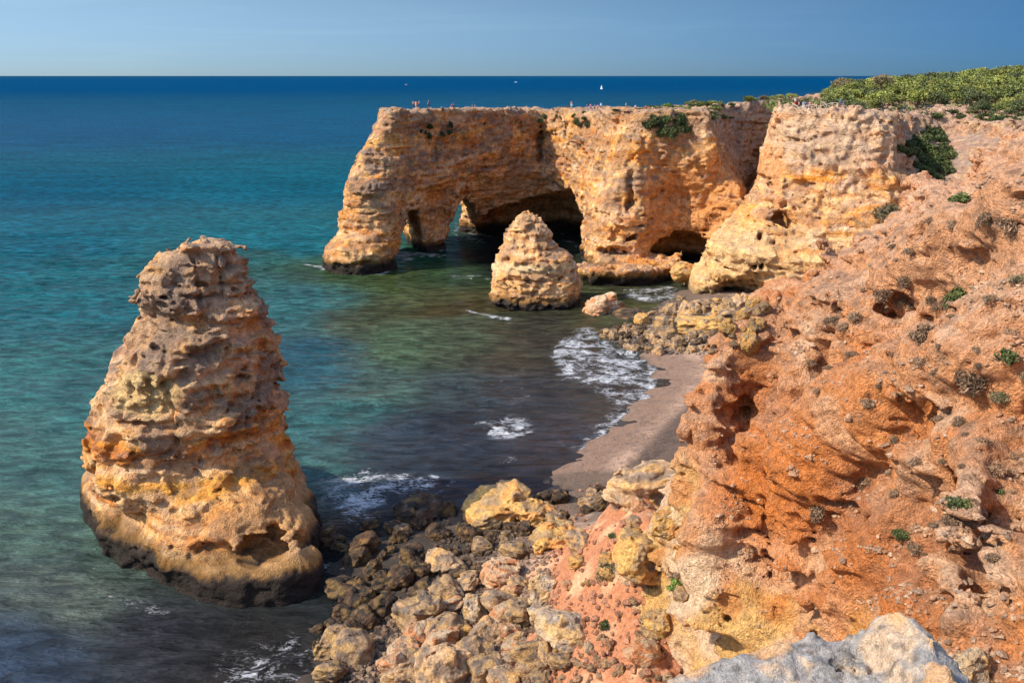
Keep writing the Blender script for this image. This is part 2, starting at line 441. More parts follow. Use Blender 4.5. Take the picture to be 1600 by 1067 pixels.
def flute_mask_detail(x, y, z):
    kx = x+.8*pn(x/2.5, y/2.5, z/2.5, 15); ky = y+.8*pn(x/2.5, y/2.5, z/2.5, 16)
    w_ = sstep(5, 9, x)
    return std_detail(1.0, .9, 1.1, 11)(x, y, z)+w_*(.5*(cw(kx/2.4, ky/2.4, z/6, 17)-.5)+1.2*facet(x, y, z*.7, 4.5, 9))+(1-w_)*.6*facet(x, y, z, 5, 10)
def col_head(v, n):
    x, y, z = v.T
    c, dk = rock_color(v, n, crust=.8, orange=.75, wet=1.9, seed=3)
    # rust-orange concave wall right of the pillar, stays that colour in any light
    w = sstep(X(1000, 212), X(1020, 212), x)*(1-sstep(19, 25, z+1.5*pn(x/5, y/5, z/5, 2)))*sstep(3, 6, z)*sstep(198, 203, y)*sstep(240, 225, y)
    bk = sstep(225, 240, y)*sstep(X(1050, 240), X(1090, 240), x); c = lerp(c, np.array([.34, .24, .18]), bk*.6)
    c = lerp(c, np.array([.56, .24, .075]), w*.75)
    # dark lichen streaks high on the western wall
    l = sstep(.12, .3, pn(x/5, y/5, z/1.6, 40)+.4*pn(x/1.5, y/1.5, z/.8, 41)-.25*sstep(X(760, 230), X(860, 230), x))*sstep(13, 19, z)
    c = lerp(c, np.array([.20, .16, .14]), l*.6)
    # brown earth on the flat clifftop
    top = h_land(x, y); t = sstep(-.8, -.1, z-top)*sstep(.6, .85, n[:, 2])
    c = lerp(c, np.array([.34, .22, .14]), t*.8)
    return c, dk
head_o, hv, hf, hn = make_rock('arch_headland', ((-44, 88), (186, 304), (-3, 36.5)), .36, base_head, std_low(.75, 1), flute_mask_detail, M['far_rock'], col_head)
tag(head_o, kind='structure')

# ---------------------------------------------------------------- promontory and plateau cliff
rb = [(150, 110), (150, 300), (84, 300), (82, 290)]
rb0 = [(150, 95), (150, 300), (84, 300), (82, 290)]
PR = [(-3, PL([(1205, 280), (1150, 215), (1062, 194), (1068, 184), (1110, 181), (1200, 177), (1300, 170), (1440, 162), (1600, 140), (1700, 110)], 0)+rb0),
      (3.0, PL([(1205, 280), (1150, 215), (1064, 194), (1070, 185), (1110, 181), (1200, 177), (1300, 170), (1440, 162), (1600, 140), (1700, 110)], 3)+rb0),
      (5, PL([(1205, 280), (1165, 215), (1096, 194), (1102, 184), (1120, 180), (1200, 175), (1300, 169), (1440, 162), (1600, 140), (1700, 112)], 5)+rb0),
      (9, PL([(1205, 280), (1168, 215), (1094, 192), (1108, 182), (1160, 176), (1220, 173), (1300, 169), (1440, 164), (1600, 142), (1700, 114)], 9)+rb),
      (12, PL([(1208, 280), (1170, 215), (1122, 195), (1135, 187), (1170, 181), (1220, 177), (1300, 172), (1440, 167), (1600, 146), (1700, 116)], 12)+rb),
      (17, PL([(1210, 280), (1182, 215), (1172, 200), (1180, 188), (1200, 182), (1250, 178), (1330, 175), (1420, 174), (1470, 178), (1600, 158), (1700, 122)], 17)+rb),
      (24, PL([(1212, 280), (1196, 215), (1190, 202), (1196, 189), (1210, 184), (1260, 180), (1330, 178), (1395, 177), (1425, 190), (1470, 194), (1540, 184), (1640, 160), (1750, 128)], 24)+rb),
      (29, PL([(1214, 280), (1206, 216), (1203, 202), (1208, 190), (1224, 185), (1270, 182), (1340, 180), (1400, 179), (1412, 196), (1450, 206), (1510, 203), (1570, 186), (1650, 162), (1770, 130)], 29)+rb),
      (35, PL([(1216, 280), (1213, 216), (1212, 202), (1216, 192), (1232, 187), (1280, 184), (1340, 182), (1402, 181), (1410, 200), (1450, 213), (1505, 208), (1570, 189), (1655, 164), (1780, 132)], 34)+rb)]
def base_prom(gx, gy, zs):
    S = levels_field(PR, gx, gy, zs)
    top = h_land(gx, gy).astype(F32)
    for k, z in enumerate(zs):
        s = smax(S[:, :, k], z-top, .8)
        p = (gx, gy, z)
        if z < 12:
            s = smax(s, -ell(p, (X(1152, 177, 2), 177, 1.6), (5.6, 8, 3.4)), .8)
            s = smax(s, -ell(p, (X(1135, 181, 8), 180, 6.8), (6, 1.6, .5)), .3)
        s = smax(s, -ell(p, (X(1205, 184, 12), 182, 13.5), (2.6, 3.0, 4.0)), 1.)
        S[:, :, k] = s
    return S
_pd = std_detail(.8, 1.3, 1.15, 21)
def det_prom(x, y, z):
    fl = sstep(20, 25, z)
    kx = x+.8*pn(x/2.5, y/2.5, z/2.5, 27); ky = y+.8*pn(x/2.5, y/2.5, z/2.5, 28)
    low_ = sstep(22, 17, z)
    return _pd(x, y, z)+fl*(.8*(cw(kx/2.1+.4*pn(x/5, y/5, z/3, 36), ky/2.1, z/11, 29)-.5)+.6*pn(x/1.1, y/1.1, z/6, 31))+.55*pn(x/2.6, y/2.6, z/10, 30)+(1-fl)*(2.2*facet(x, y, z, 5.5, 7)+.4*(cw(kx/1.5, ky/1.5, z/1.1, 34)-.5))-.22*np.clip(pn(x/16, y/16, z/1.5, 35)*6, -.5, .5)
def col_prom(v, n):
    x, y, z = v.T
    c, dk = rock_color(v, n, crust=.65, orange=.8, wet=.9, seed=33, pale=1.3)
    zt = sstep(23.5, 25.5, z+1.2*pn(x/4, y/4, z/4, 60)); c = lerp(c, np.array([.56, .40, .27]), zt*.5*(1-sstep(X(1400, 180), X(1440, 180), x)))
    yl = .8*sstep(17, 10, z+2*pn(x/6, y/6, z/5, 62))*sstep(X(1330, 180), X(1180, 180), x); c = lerp(c, np.array([.66, .44, .20]), yl*.7)
    st = sstep(.9, .2, np.abs(x-(X(1212, 184)+.02*(z-20)**2*.1)+.5*pn(x, y, z/2, 66)))*sstep(14, 17, z)*sstep(32, 29, z); c = lerp(c, ORANGE, st*.9)
    st = sstep(.6, .1, np.abs(x-(X(1222, 180)-.06*(20-z))+.5*pn(x, y, z/2, 67)))*sstep(6, 10, z); c = lerp(c, ORANGE*1.1, st*.7)
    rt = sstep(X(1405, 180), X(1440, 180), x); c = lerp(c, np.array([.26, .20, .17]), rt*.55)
    so = sstep(.75, .9, n[:, 2])*sstep(28, 31, z); c = lerp(c, np.array([.42, .26, .17]), so*.7)
    return c, dk
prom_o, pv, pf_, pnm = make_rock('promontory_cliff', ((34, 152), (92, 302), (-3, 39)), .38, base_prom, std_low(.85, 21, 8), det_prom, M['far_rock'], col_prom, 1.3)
tag(prom_o, kind='structure')
def bvh_of(v, f): return BVHTree.FromPolygons(v.tolist(), f.tolist())

# ---------------------------------------------------------------- the two sea stacks
def stack_levels(sil, Yc, unit, ratio=.9, extra=None):
    out = []
    for (py, l, r, *rest) in sil:
        yc = rest[0] if rest else Yc
        a = U(l, py, yc); b = U(r, py, yc)
        cx = (a[0]+b[0])/2; hw = (b[0]-a[0])/2
        out.append((a[2], [(cx+ux*hw, yc+uy*hw*ratio) for ux, uy in unit]))
    out.sort(key=lambda t: t[0])
    return out
unitA = [(-.95, .1), (-.78, -.55), (-.35, -.98), (.25, -.9), (.85, -.6), (1.08, -.1), (1.0, .5), (.6, .95), (0, 1.08), (-.6, .85), (-.98, .5)]
silA = [(384, 268, 384), (410, 234, 386), (440, 222, 390), (462, 210, 392), (480, 230, 410), (520, 204, 414), (560, 178, 417), (605, 162, 420), (640, 138, 424), (665, 126, 428), (700, 130, 434), (740, 136, 452), (780, 136, 480), (820, 142, 489), (860, 155, 500)]
LA = stack_levels(silA, 83, unitA, .88)
baseA = [(-37.2, 80), (-31.5, 73.8), (-25.6, 70.2), (-20, 69.5), (-14.8, 72.0), (-16.0, 78), (-18.2, 86), (-21, 95), (-28, 99), (-40, 98), (-42.6, 90)]
LA = [(-3, [(x*1.0, y) for x, y in baseA]), (2.2, baseA), (4.0, [(-36.6, 81), (-31, 75), (-25.0, 71.8), (-20, 71.3), (-16.0, 73.6), (-17.4, 79), (-19.8, 89), (-22, 95), (-28, 98), (-39, 97), (-41.6, 89)])]+[l for l in LA if l[0] > 7.0]
def base_A(gx, gy, zs):
    S = levels_field(LA, gx, gy, zs)
    zt = 27.0
    for k, z in enumerate(zs):
        s = smax(S[:, :, k], F32(z-26.3)+.16*np.abs(gx+26.5)+.5*pn(gx/1.6, gy/1.6, gx*0, 46), .5)
        p = (gx, gy, z)
        q = U(318, 872, 71.0)
        s = smax(s, -ell(p, (q[0], 71.2, q[2]), (1.15, 1.5, .6)), .25)
        q = U(428, 866, 72.0)
        s = smax(s, -ell(p, (q[0], 72.0, q[2]), (1.1, 1.0, .3)), .25)
        S[:, :, k] = s
    return S
def det_A(x, y, z):
    up = sstep(12.5, 16, z)
    d = std_detail(.55, 1.2, 1.2, 41)(x, y, z)
    d += .95*facet(x, y, z*.9, 5.2, 11)
    smoothm = 1-sstep(4.5, 7.0, z+1.4*pn(x/5, y/5, z/5, 44))
    d = d*(1-.6*smoothm)+.45*smoothm
    kx = x+.3*pn(x/.8, y/.8, z/.8, 52); ky = y+.3*pn(x/.8, y/.8, z/.8, 53)
    d += up*(.7*facet(x, y, z, 2.0, 8)+.42*(cw(kx/1.25, ky/1.25, z/.95, 47)-.5)+.3*(cw(kx/.5, ky/.5, z/.42, 48)-.5))
    d += .45*pn(x/1.7, y/1.7, z/9, 49)*(1-up)
    d += -.45*sstep(.05, .4, pn(x/2.6, y/2.6, z/1.3, 50))*sstep(4, 6, z)
    # fissure down the right side of the top
    fx_ = x-(U(384, 440, 78)[0]+.06*(24-z)+.25*pn(z/1.2, 0*z, 0*z, 54))
    d += 1.2*np.exp(-(fx_/.16)**2)*sstep(17.5, 19.5, z)*sstep(25.5, 24, z)*sstep(82, 78, y)
    return d
def col_A(v, n):
    x, y, z = v.T
    c, dk = rock_color(v, n, crust=.75, orange=1.0, wet=2.3, seed=71, ztop=27, pale=.8)
    up = sstep(13.5, 18.5, z+1.2*pn(x/4, y/4, z/4, 72)); c = lerp(c, np.array([.44, .31, .21]), up*.35)
    px_, _ = np.arctan2(x, y), 0
    # grey-brown lichen crust on the seaward shoulder
    g = sstep(.0, .3, pn(x/4.5, y/4.5, z/3.5, 73)+.45*pn(x/1.3, y/1.3, z/1.3, 74)+.3*sstep(-27, -19, x)-.1)*sstep(9, 12, z)
    c = lerp(c, np.array([.19, .135, .10]), g*.72)
    # smooth yellow-cream scar
    s = sstep(1.15, .7, np.sqrt(((x+30.2)/3.3)**2+((z-15.0)/1.9)**2)+.25*pn(x/1.3, y/1.3, z/1.3, 75))*sstep(82, 80, y)
    c = lerp(c, np.array([.60, .40, .17]), s*.9)
    # red edge on the right
    e = sstep(-18.6, -16.4, x+.8*pn(x/2, y/2, z/2.5, 76))*sstep(11, 14, z)*sstep(23, 20, z); c = lerp(c, np.array([.50, .19, .05]), e*.8)
    o = (1-sstep(5, 9, z))*sstep(-28, -20, x); c = lerp(c, np.array([.50, .27, .10]), o*.55*(1-dk))
    return c.astype(F32), dk
stA, av, af, an = make_rock('sea_stack', ((-44, -9), (66, 102), (-3, 30)), .17, base_A, std_low(.62, 41, 6), det_A, M['mid_rock'], col_A, 1.5)
tag(stA, 'tall tapering orange sea stack with knobbly grey-brown top in the left foreground surf', 'sea stack')

unitB = [(-1, 0), (-.8, -.6), (-.2, -.95), (.5, -.9), (.95, -.45), (1, .3), (.6, .85), (-.1, 1), (-.75, .7)]
silB = [(334, 814, 838), (344, 803, 850), (356, 795, 858), (372, 786, 864), (388, 776, 872), (394, 774, 888), (402, 771, 899), (415, 767, 904), (440, 764, 908), (465, 759, 910), (480, 760, 908)]
LB = stack_levels(silB, 178, unitB, .85)
bb = [(x, y) for x, y in LB[0][1]]
LB = [(-3, [(x*1.0+.0, y) for x, y in bb]), (0.3, bb)]+LB
def base_B(gx, gy, zs):
    S = levels_field(LB, gx, gy, zs)
    for k, z in enumerate(zs): S[:, :, k] = smax(S[:, :, k], F32(z-16.6)+0*gx, .8)
    return S
def col_B(v, n):
    x, y, z = v.T
    c, dk = rock_color(v, n, crust=.75, orange=.35, wet=1.2, seed=91, ztop=17)
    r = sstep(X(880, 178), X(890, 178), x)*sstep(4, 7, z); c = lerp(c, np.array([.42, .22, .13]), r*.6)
    b = sstep(1.0, .3, np.abs(z-7.2+.3*pn(x/3, y/3, z, 92))); c = lerp(c, np.array([.66, .48, .25]), b*.7)
    return c, dk
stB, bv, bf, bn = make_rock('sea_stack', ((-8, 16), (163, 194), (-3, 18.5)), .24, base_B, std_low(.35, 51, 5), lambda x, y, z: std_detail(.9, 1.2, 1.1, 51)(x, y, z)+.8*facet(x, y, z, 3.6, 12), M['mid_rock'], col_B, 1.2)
tag(stB, 'smaller banded cream sea stack in mid cove before the arched headland', 'sea stack')

# ---------------------------------------------------------------- near cliff on the right
def gz(l): return [G(*t) for t in l]
ridge = [(1640, 190, 35.6), (1600, 212, 35.0), (1540, 236, 34.2), (1490, 268, 33.0), (1440, 292, 31.9), (1370, 340, 30.8), (1300, 385, 29.3), (1250, 422, 28.0), (1200, 455, 26.4), (1150, 530, 24.6), (1112, 600, 23.0), (1094, 640, 22.0)]
surf = [(1250, 560, 25.6), (1200, 700, 20.6), (1300, 620, 24.8), (1300, 500, 27.6), (1400, 420, 30.6), (1400, 560, 27.6), (1400, 700, 24.6), (1500, 350, 32.6), (1500, 500, 30.4), (1500, 650, 27.6), (1500, 800, 24.6), (1600, 300, 34.0), (1600, 400, 33.6),
        (1600, 600, 31.), (1600, 800, 27.4), (1640, 1000, 23.5), (1400, 850, 21.6), (1300, 780, 20.2), (1400, 1000, 18.5), (1300, 900, 17.2), (1200, 850, 16.2), (1220, 1000, 12.8), (1130, 740, 19.6), (1320, 1060, 14.5), (1530, 1040, 20.5), (1750, 400, 35.), (1750, 700, 31), (1750, 1000, 26)]
rp = [(x, y, z-.6) for x, y, z in gz(ridge)]; sp_ = gz(surf)
npts = rp+sp_
for (x, y, z) in rp[1:]:
    r = math.hypot(x, y); npts.append((x+x/r*5+(-1.5), y+y/r*5, z-3.0))
npts += [(60, 75, 35.5), (60, 50, 35), (62, 30, 33), (12, 40, 14), (14, 34, 10)]
h_near = tps(npts)

edge = [(x+x/math.hypot(x, y)*2.0-.5, y+y/math.hypot(x, y)*2.0) for x, y, z in rp[::-1]]
NPOLY = [(9.4, 24), (9.7, 34), (10.4, 40), (10.9, 45), (11.2, 49)]+edge+[(64, 112), (66, 20), (12, 16)]
def spread(poly, e):
    cx, cy = 40, 55
    out = []
    for x, y in poly:
        # push only the free coastal side outward lower down
        k = 1.0 if (x < 50 and y > 54) else 0
        r = math.hypot(x-45, y-45); out.append((x+(x-45)/r*e*k, y+(y-45)/r*e*k))
    return out
NL = [(-1, spread(NPOLY, 8.5)), (8, spread(NPOLY, 4.5)), (16, spread(NPOLY, 1.6)), (20, NPOLY), (38, NPOLY)]
def near_hit(px, py):
    d = ray(px, py); t = np.arange(8, 130, .25); z = CAMZ+d[2]*t; h = h_near(d[0]*t, d[1]*t)
    i = int(np.argmax(z < h)) if (z < h).any() else None
    return None if i is None else (d[0]*t[i], d[1]*t[i], float(z[i]))
SPURS = [([(1225, 470), (1170, 545), (1128, 612), (1104, 665)], 1.3), ([(1300, 505), (1258, 590), (1218, 680), (1190, 760)], 1.7), ([(1400, 640), (1345, 665), (1305, 720), (1285, 755)], 2.3), ([(1560, 560), (1480, 582), (1400, 612)], 1.7),
         ([(1500, 400), (1400, 455), (1320, 505)], 1.3), ([(1400, 830), (1340, 900), (1300, 960)], 1.0), ([(1560, 720), (1572, 820), (1560, 900)], 1.1), ([(1600, 335), (1500, 375), (1425, 402)], 1.3), ([(1125, 720), (1118, 830), (1100, 950)], 1.3),
         ([(1185, 800), (1172, 900), (1185, 980)], 1.1), ([(1500, 700), (1440, 740), (1420, 790)], 1.2), ([(1590, 480), (1540, 500)], 1.0), ([(1380, 520), (1340, 560)], 1.2), ([(1270, 800), (1235, 870)], .9), ([(1500, 850), (1470, 930), (1440, 960)], .9)]
CUTS = [([(1240, 480), (1212, 560), (1190, 640), (1165, 700)], 1.08), ([(1335, 850), (1295, 930), (1262, 990)], 0.65), ([(1592, 690), (1596, 850)], 1.01), ([(1532, 880), (1548, 1010)], 0.79), ([(1330, 590), (1300, 585)], 0.58),
        ([(1465, 620), (1440, 690)], 0.72), ([(1450, 860), (1390, 930)], 0.58), ([(1420, 480), (1350, 530)], 0.65), ([(1150, 690), (1130, 705)], 0.86), ([(1480, 770), (1500, 830)], 0.50), ([(1520, 470), (1450, 500)], 0.58)]
def chains(lst, off):
    out = []
    for pts, r in lst:
        q = [near_hit(*p) for p in pts]; q = [np.array(a)+np.array([-.25, -.25, .3])*off*r for a in q if a is not None]
        out += [(q[i], q[i+1], r) for i in range(len(q)-1)]
    return out
SP_ADD = chains(SPURS, 0.15); SP_CUT = chains(CUTS, 0.9)
def capd(gx, gy, z, a, b, r):
    ab = b-a; L2 = float((ab**2).sum())+1e-6
    t = np.clip(((gx-a[0])*ab[0]+(gy-a[1])*ab[1]+(z-a[2])*ab[2])/L2, 0, 1)
    return np.sqrt((gx-a[0]-ab[0]*t)**2+(gy-a[1]-ab[1]*t)**2+(z-a[2]-ab[2]*t)**2)-r
def base_near(gx, gy, zs):
    S = levels_field(NL, gx, gy, zs)
    top = h_near(gx, gy).astype(F32)
    # gullies run down the slope
    ux = gx+1.6*pn(gx/6, gy/6, gx*0, 79); uy = gy+1.6*pn(gx/6, gy/6, gx*0, 80)
    al = (ux*.93+uy*.36); ac = (-ux*.36+uy*.93)          # along / across the spurs that run down to the left
    gul = 3.6*np.maximum(1-np.abs(pn(ac/6.5, al/17, gx*0, 81))*4.0, 0)*sstep(-.5, .2, pn(gx/14, gy/14, gx*0, 83))+1.1*pn(ac/2.6, al/8, gx*0, 82)
    rill = .85*np.maximum(0, 1-np.abs(pn(ac/2.1, al/13, gx*0, 76))*6)*sstep(-.2, .15, pn(gx/9, gy/9, gx*0, 77))
    top = top-np.maximum(gul, 0)*.95-rill+.35
    T = 3.1; tt = top/T+.9*pn(gx/7, gy/7, gx*0, 84)
    fr = tt-np.floor(tt); st = (np.floor(tt)+sstep(.52, .98, fr)*1.0-.9*pn(gx/7, gy/7, gx*0, 84))*T
    mixk = (.75*sstep(-.25, .35, pn(gx/10, gy/10, gx*0, 85))).astype(F32)
    top = (top*(1-mixk)+st*mixk).astype(F32)
    gx_, gy_ = np.gradient(top, gx[1, 0]-gx[0, 0])
    sl = 1/np.sqrt(1+np.clip(gx_**2+gy_**2, 0, 6))
    for k, z in enumerate(zs):
        s = smax(S[:, :, k], (z-top)*sl, .8)
        p = (gx, gy, z)
        for (px, py, Y, r) in ((1195, 640, 50.5, (1.3, 3.0, 4.5)), (1145, 700, 49.5, (2.0, 2.0, 1.3)), (1300, 575, 50, (.9, 1.5, .7)), (1585, 770, 36, (.6, 2, 3.2)), (1540, 960, 30, (.7, 1.5, 2.2)), (1230, 490, 60, (1.6, 2.5, 1.8))):
            q = U(px, py, Y); s = smax(s, -ell(p, q, r), .6)
        for lst, sg in ((SP_ADD, 1), (SP_CUT, -1)):
            for a, b, r in lst:
                if z < min(a[2], b[2])-r-1.5 or z > max(a[2], b[2])+r+1.5: continue
                x0_, x1_ = min(a[0], b[0])-r-2, max(a[0], b[0])+r+2; y0_, y1_ = min(a[1], b[1])-r-2, max(a[1], b[1])+r+2
                i0, i1 = np.searchsorted(gx[:, 0], [x0_, x1_]); j0, j1 = np.searchsorted(gy[0], [y0_, y1_])
                if i1 <= i0 or j1 <= j0: continue
                c_ = capd(gx[i0:i1, j0:j1], gy[i0:i1, j0:j1], z, a, b, r)
                s[i0:i1, j0:j1] = smin(s[i0:i1, j0:j1], c_, .9) if sg > 0 else smax(s[i0:i1, j0:j1], -c_, .6)
        S[:, :, k] = s
    return S
def det_near(x, y, z):
    face = sstep(17.5, 12.5, x+.5*pn(x/3, y/3, z/3, 90))
    wx_ = x+.6*pn(x/1.6, y/1.6, z/1.6, 93); wy_ = y+.6*pn(x/1.6, y/1.6, z/1.6, 94)
    rocky = sstep(-.25, .2, pn(x/6, y/6, z/4, 95))
    d = .3*pn(x/2.4, y/2.4, z/2.0, 84)
    d += (.35+.65*rocky)*(1.3*facet(x, y, z*1.2, 5.0, 4)+.75*facet(x, y, z*1.2, 1.9, 5)+.30*facet(x, y, z*1.3, .75, 6))+rocky*.3*(cw(wx_/1.1, wy_/1.1, z/.7, 86)-.5)
    d += .16*(cw(wx_/.5, wy_/.5, z/.42, 87)-.5)*(.4+.6*rocky)+.10*pn(x/.3, y/.3, z/.3, 88)
    d += .35*np.maximum(pn(x/1.1, y/1.1, z/.9, 91)-.2, 0)-.30*np.abs(pn(x/.9, y/.9, z/.6, 96))
    led = pn(x/12, y/12, (z+.5*pn(x/5, y/5, z/5, 97))/1.3, 98); d += .30*np.clip(led*7, -.6, .6)*(.35+.65*rocky)
    d += .22*pn(x/9, y/9, z/.55, 92)*(.4+face)
    d += face*(.5*pn(x/2.5, y/1.6, z/5, 89))
    d += .4*np.maximum(0, 1-np.abs(pn(x/2.6, y/2.6, z/7, 75)+.05*pn(x/.8, y/.8, z/.8, 74))*13)*sstep(-.1, .2, pn(x/6, y/6, z/4, 73))
    d += .3*np.maximum(0, 1-np.abs(pn(x/14, y/14, (z+.6*pn(x/6, y/6, z/6, 70))/1.1, 72))*8)*rocky
    return d
def col_near(v, n):
    x, y, z = v.T
    f1 = pn(x/7, y/7, z/5, 101); f2 = pn(x/2.2, y/2.2, z/1.8, 102); f3 = pn(x/.8, y/.8, z/.7, 103)
    c = np.tile(np.array([.56, .315, .175]), (len(v), 1))             # dusty pink-tan slope
    c = lerp(c, np.array([.60, .25, .095]), sstep(.0, .4, f1+.4*f2)*.75)   # rust orange
    c = lerp(c, np.array([.44, .29, .19]), sstep(.0, .4, pn(x/5, y/5, z/4, 104)+.4*f3)*.7)
    c = lerp(c, np.array([.70, .50, .33]), sstep(.15, .45, pn(x/4, y/4, z/3, 105)+.3*f2)*.8)   # pale caprock
    hi = sstep(27.5, 31.5, z+1.0*f1); c = lerp(c, np.array([.66, .45, .30]), hi*.6)
    steep = 1-sstep(.35, .7, n[:, 2]); c = lerp(c, np.array([.58, .26, .10]), steep*.4)
    lowr = sstep(25.5, 21.5, z+1.5*f1+.8*f2)*sstep(12, 15, x); c = lerp(c, np.array([.36, .155, .075]), lowr*.6)
    # cream and yellow lower face to the left
    face = sstep(17.6, 14.6, x+1.6*f1+.02*(y-45))*sstep(19.5, 16.5, z+1.5*f1+1.0*f2)
    fc = lerp(np.tile(np.array([.72, .545, .36]), (len(v), 1)), np.array([.66, .44, .18]), sstep(-.05, .35, pn(x/3, y/3, z/6, 106)))
    fc = lerp(fc, np.array([.55, .24, .09]), sstep(.1, .5, pn(x/2, y/2, z/3, 107))*.7)
    c = c+(fc-c)*face[:, None]
    w = sstep(.25, .5, f3+.4*pn(x/3, y/3, z/3, 108)); c = lerp(c, np.array([.27, .18, .125]), w*.55*(1-face))
    red = .7*sstep(2.6, 1.0, np.sqrt((x-13.2)**2+((z-19)/2.6)**2)+.6*f2); c = lerp(c, np.array([.56, .19, .045]), red*.85)
    g_ = c.mean(1, keepdims=True); c = (g_+(c-g_)*1.10)*np.array([1.03, .92, .88])
    return np.clip(c, .01, .75).astype(F32), np.zeros(len(v))
near_o, nv, nf, nn = make_rock('near_cliff', ((1, 58), (17, 112), (-1, 37.5)), .185, base_near, std_low(.55, 61, 7), det_near, M['near_rock'], col_near, 1.3)
tag(near_o, kind='structure')
near_bvh = bvh_of(nv, nf)

# ---------------------------------------------------------------- pale ledge right below the viewpoint
lp = [(1040, 1075, 12.2), (1100, 1050, 12.4), (1200, 1018, 12.6), (1290, 990, 12.8), (1340, 985, 12.6), (1375, 965, 12.3), (1405, 950, 12.2), (1430, 962, 12.), (1460, 1000, 11.8), (1485, 1030, 11.6), (1505, 1068, 11.4)]
LPW = [U(*t) for t in lp]
def base_ledge(gx, gy, zs):
    xs_ = np.array([p[0] for p in LPW]); zs_ = np.array([p[2] for p in LPW]); ys_ = np.array([p[1] for p in LPW])
    crest = np.interp(gx, xs_, zs_, left=zs_[0]-1.2, right=zs_[-1]-1.5); cy = np.interp(gx, xs_, ys_)
    top = crest-np.where(gy > cy, (gy-cy)*2.2, (cy-gy)*.12)
    S = np.empty(gx.shape+(len(zs),), F32)
    side = np.maximum(np.maximum(1.2-gx, gx-6.6), np.maximum(6-gy, gy-15))
    for k, z in enumerate(zs): S[:, :, k] = smax((z-top)*.6, side, .4)
    return S
def det_ledge(x, y, z):
    return .16*facet(x, y, z, .7, 2)+.07*facet(x, y, z, .22, 3)-.08*np.abs(pn(x/.5, y/.5, z/.4, 121))+.08*pn(x/.8, y/.8, z/.6, 122)+.05*pn(x/.2, y/.2, z/.18, 123)-.04*np.abs(pn(x/.11, y/.11, z/.1, 124))
def col_ledge(v, n):
    x, y, z = v.T
    c = np.tile(np.array([.29, .265, .24]), (len(v), 1))
    c = lerp(c, np.array([.50, .36, .24]), sstep(-.2, .2, pn(x/.9, y/.9, z/.6, 131)-.7*(n[:, 2]-.75)))
    c = lerp(c, np.array([.12, .10, .085]), sstep(.2, .45, pn(x/.16, y/.16, z/.16, 133)+.4*pn(x/.6, y/.6, z/.6, 134))*.7)
    c = lerp(c, np.array([.55, .30, .13]), sstep(.25, .5, pn(x/.7, y/.7, z/.5, 132))*.8)
    return c.astype(F32), np.zeros(len(v))
led_o, lv_, lf_, ln_ = make_rock('rock_ledge', ((1, 6.9), (5.8, 15.2), (28, 35)), .045, base_ledge, lambda x, y, z: .12*pn(x/1.3, y/1.3, z/1.0, 120), det_ledge, M['grey_rock'], col_ledge, .4)
tag(led_o, 'pale grey pitted limestone ledge with a pointed knob at the bottom right', 'rock ledge')

# ---------------------------------------------------------------- beach and sea bed: one sheet of ground
def srgb(r, g, b):
    f = lambda c: (c/255/12.92) if c/255 <= .04045 else ((c/255+.055)/1.055)**2.4
    return np.array([f(r), f(g), f(b)])
def gp(l): return [G(a, b, 0)[:2] for a, b in l]
SHORE = gp([(420, 1130), (470, 1067), (500, 1010), (560, 965), (530, 900), (560, 850), (640, 832), (700, 812), (760, 792), (830, 768), (868, 748), (885, 715), (930, 692), (972, 652), (1020, 612), (1031, 578), (1022, 560), (975, 540), (945, 520), (1000, 498), (1050, 470), (1062, 452), (1100, 444)])
SHORE = SHORE+[(60, 190), (90, 150), (90, 20), (0, 20), (-22, 44)]
def ground_h(x, y):
    d = poly_sdf(round_poly(SHORE, 1), x, y)
    z = np.where(d < 0, np.minimum(-d*.10, 1.8), np.maximum(-d*.16, -5))
    # boulder apron rising against the foot of the near cliff
    m1 = np.exp(-(((x-9.0)/5.0)**2+((y-61)/11.0)**2))*8.2
    m2 = np.exp(-(((x-6)/8.0)**2+((y-55)/16)**2))*2.6
    m3 = np.exp(-(((x-13)/5)**2+((y-72)/7)**2))*6.0
    z = z+(m1+m2+m3)*sstep(.5, -3, d)
    return z
gxs = np.arange(-70, 72, .5, dtype=F32); gys = np.arange(30, 215, .5, dtype=F32)
gx, gy = np.meshgrid(gxs, gys, indexing='ij')
gh = ground_h(gx, gy)
mz = sstep(2.2, 4, gh)
gh = gh+.12*pn(gx/3, gy/3, gx*0, 140)+.05*pn(gx/1, gy/1, gx*0, 141)
gh = gh+mz*(.5*facet(gx, gy, gh, 3.5, 3)+.35*facet(gx, gy, gh, 1.4, 4)+1.1*pn(gx/4, gy/4, gx*0, 142)-.9*np.abs(pn(gx/2.2, gy/2.2, gx*0, 143))+.4*pn(gx/1.1, gy/1.1, gx*0, 144))
rub = sstep(1, 0, poly_sdf(gp([(420, 1130), (470, 960), (540, 840), (760, 780), (880, 742), (965, 748), (1000, 730), (1120, 900), (1100, 1130)]), gx, gy))
rub2 = sstep(1.5, -.5, poly_sdf(gp([(930, 520), (1030, 455), (1230, 430), (1260, 540), (1150, 556), (1060, 552), (985, 548)]), gx, gy))
gh = gh+(rub+rub2)*(.3*np.abs(pn(gx/1.3, gy/1.3, gx*0, 145)))
def grid_mesh(name, gx, gy, gz, mat, colr, attrs=None):
    nx, ny = gx.shape
    v = np.stack([gx.ravel(), gy.ravel(), gz.ravel()], 1)
    i, j = np.meshgrid(np.arange(nx-1), np.arange(ny-1), indexing='ij'); a = (i*ny+j).ravel()
    f = np.stack([a, a+ny, a+ny+1, a+1], 1)
    me = mesh_np(name, v, f, mat, colr, True, attrs)
    return link(name, me), v, f
n5 = pn(gx/2, gy/2, gx*0, 146).ravel(); n6 = pn(gx/.9, gy/.9, gx*0, 147).ravel(); ghr = gh.ravel()
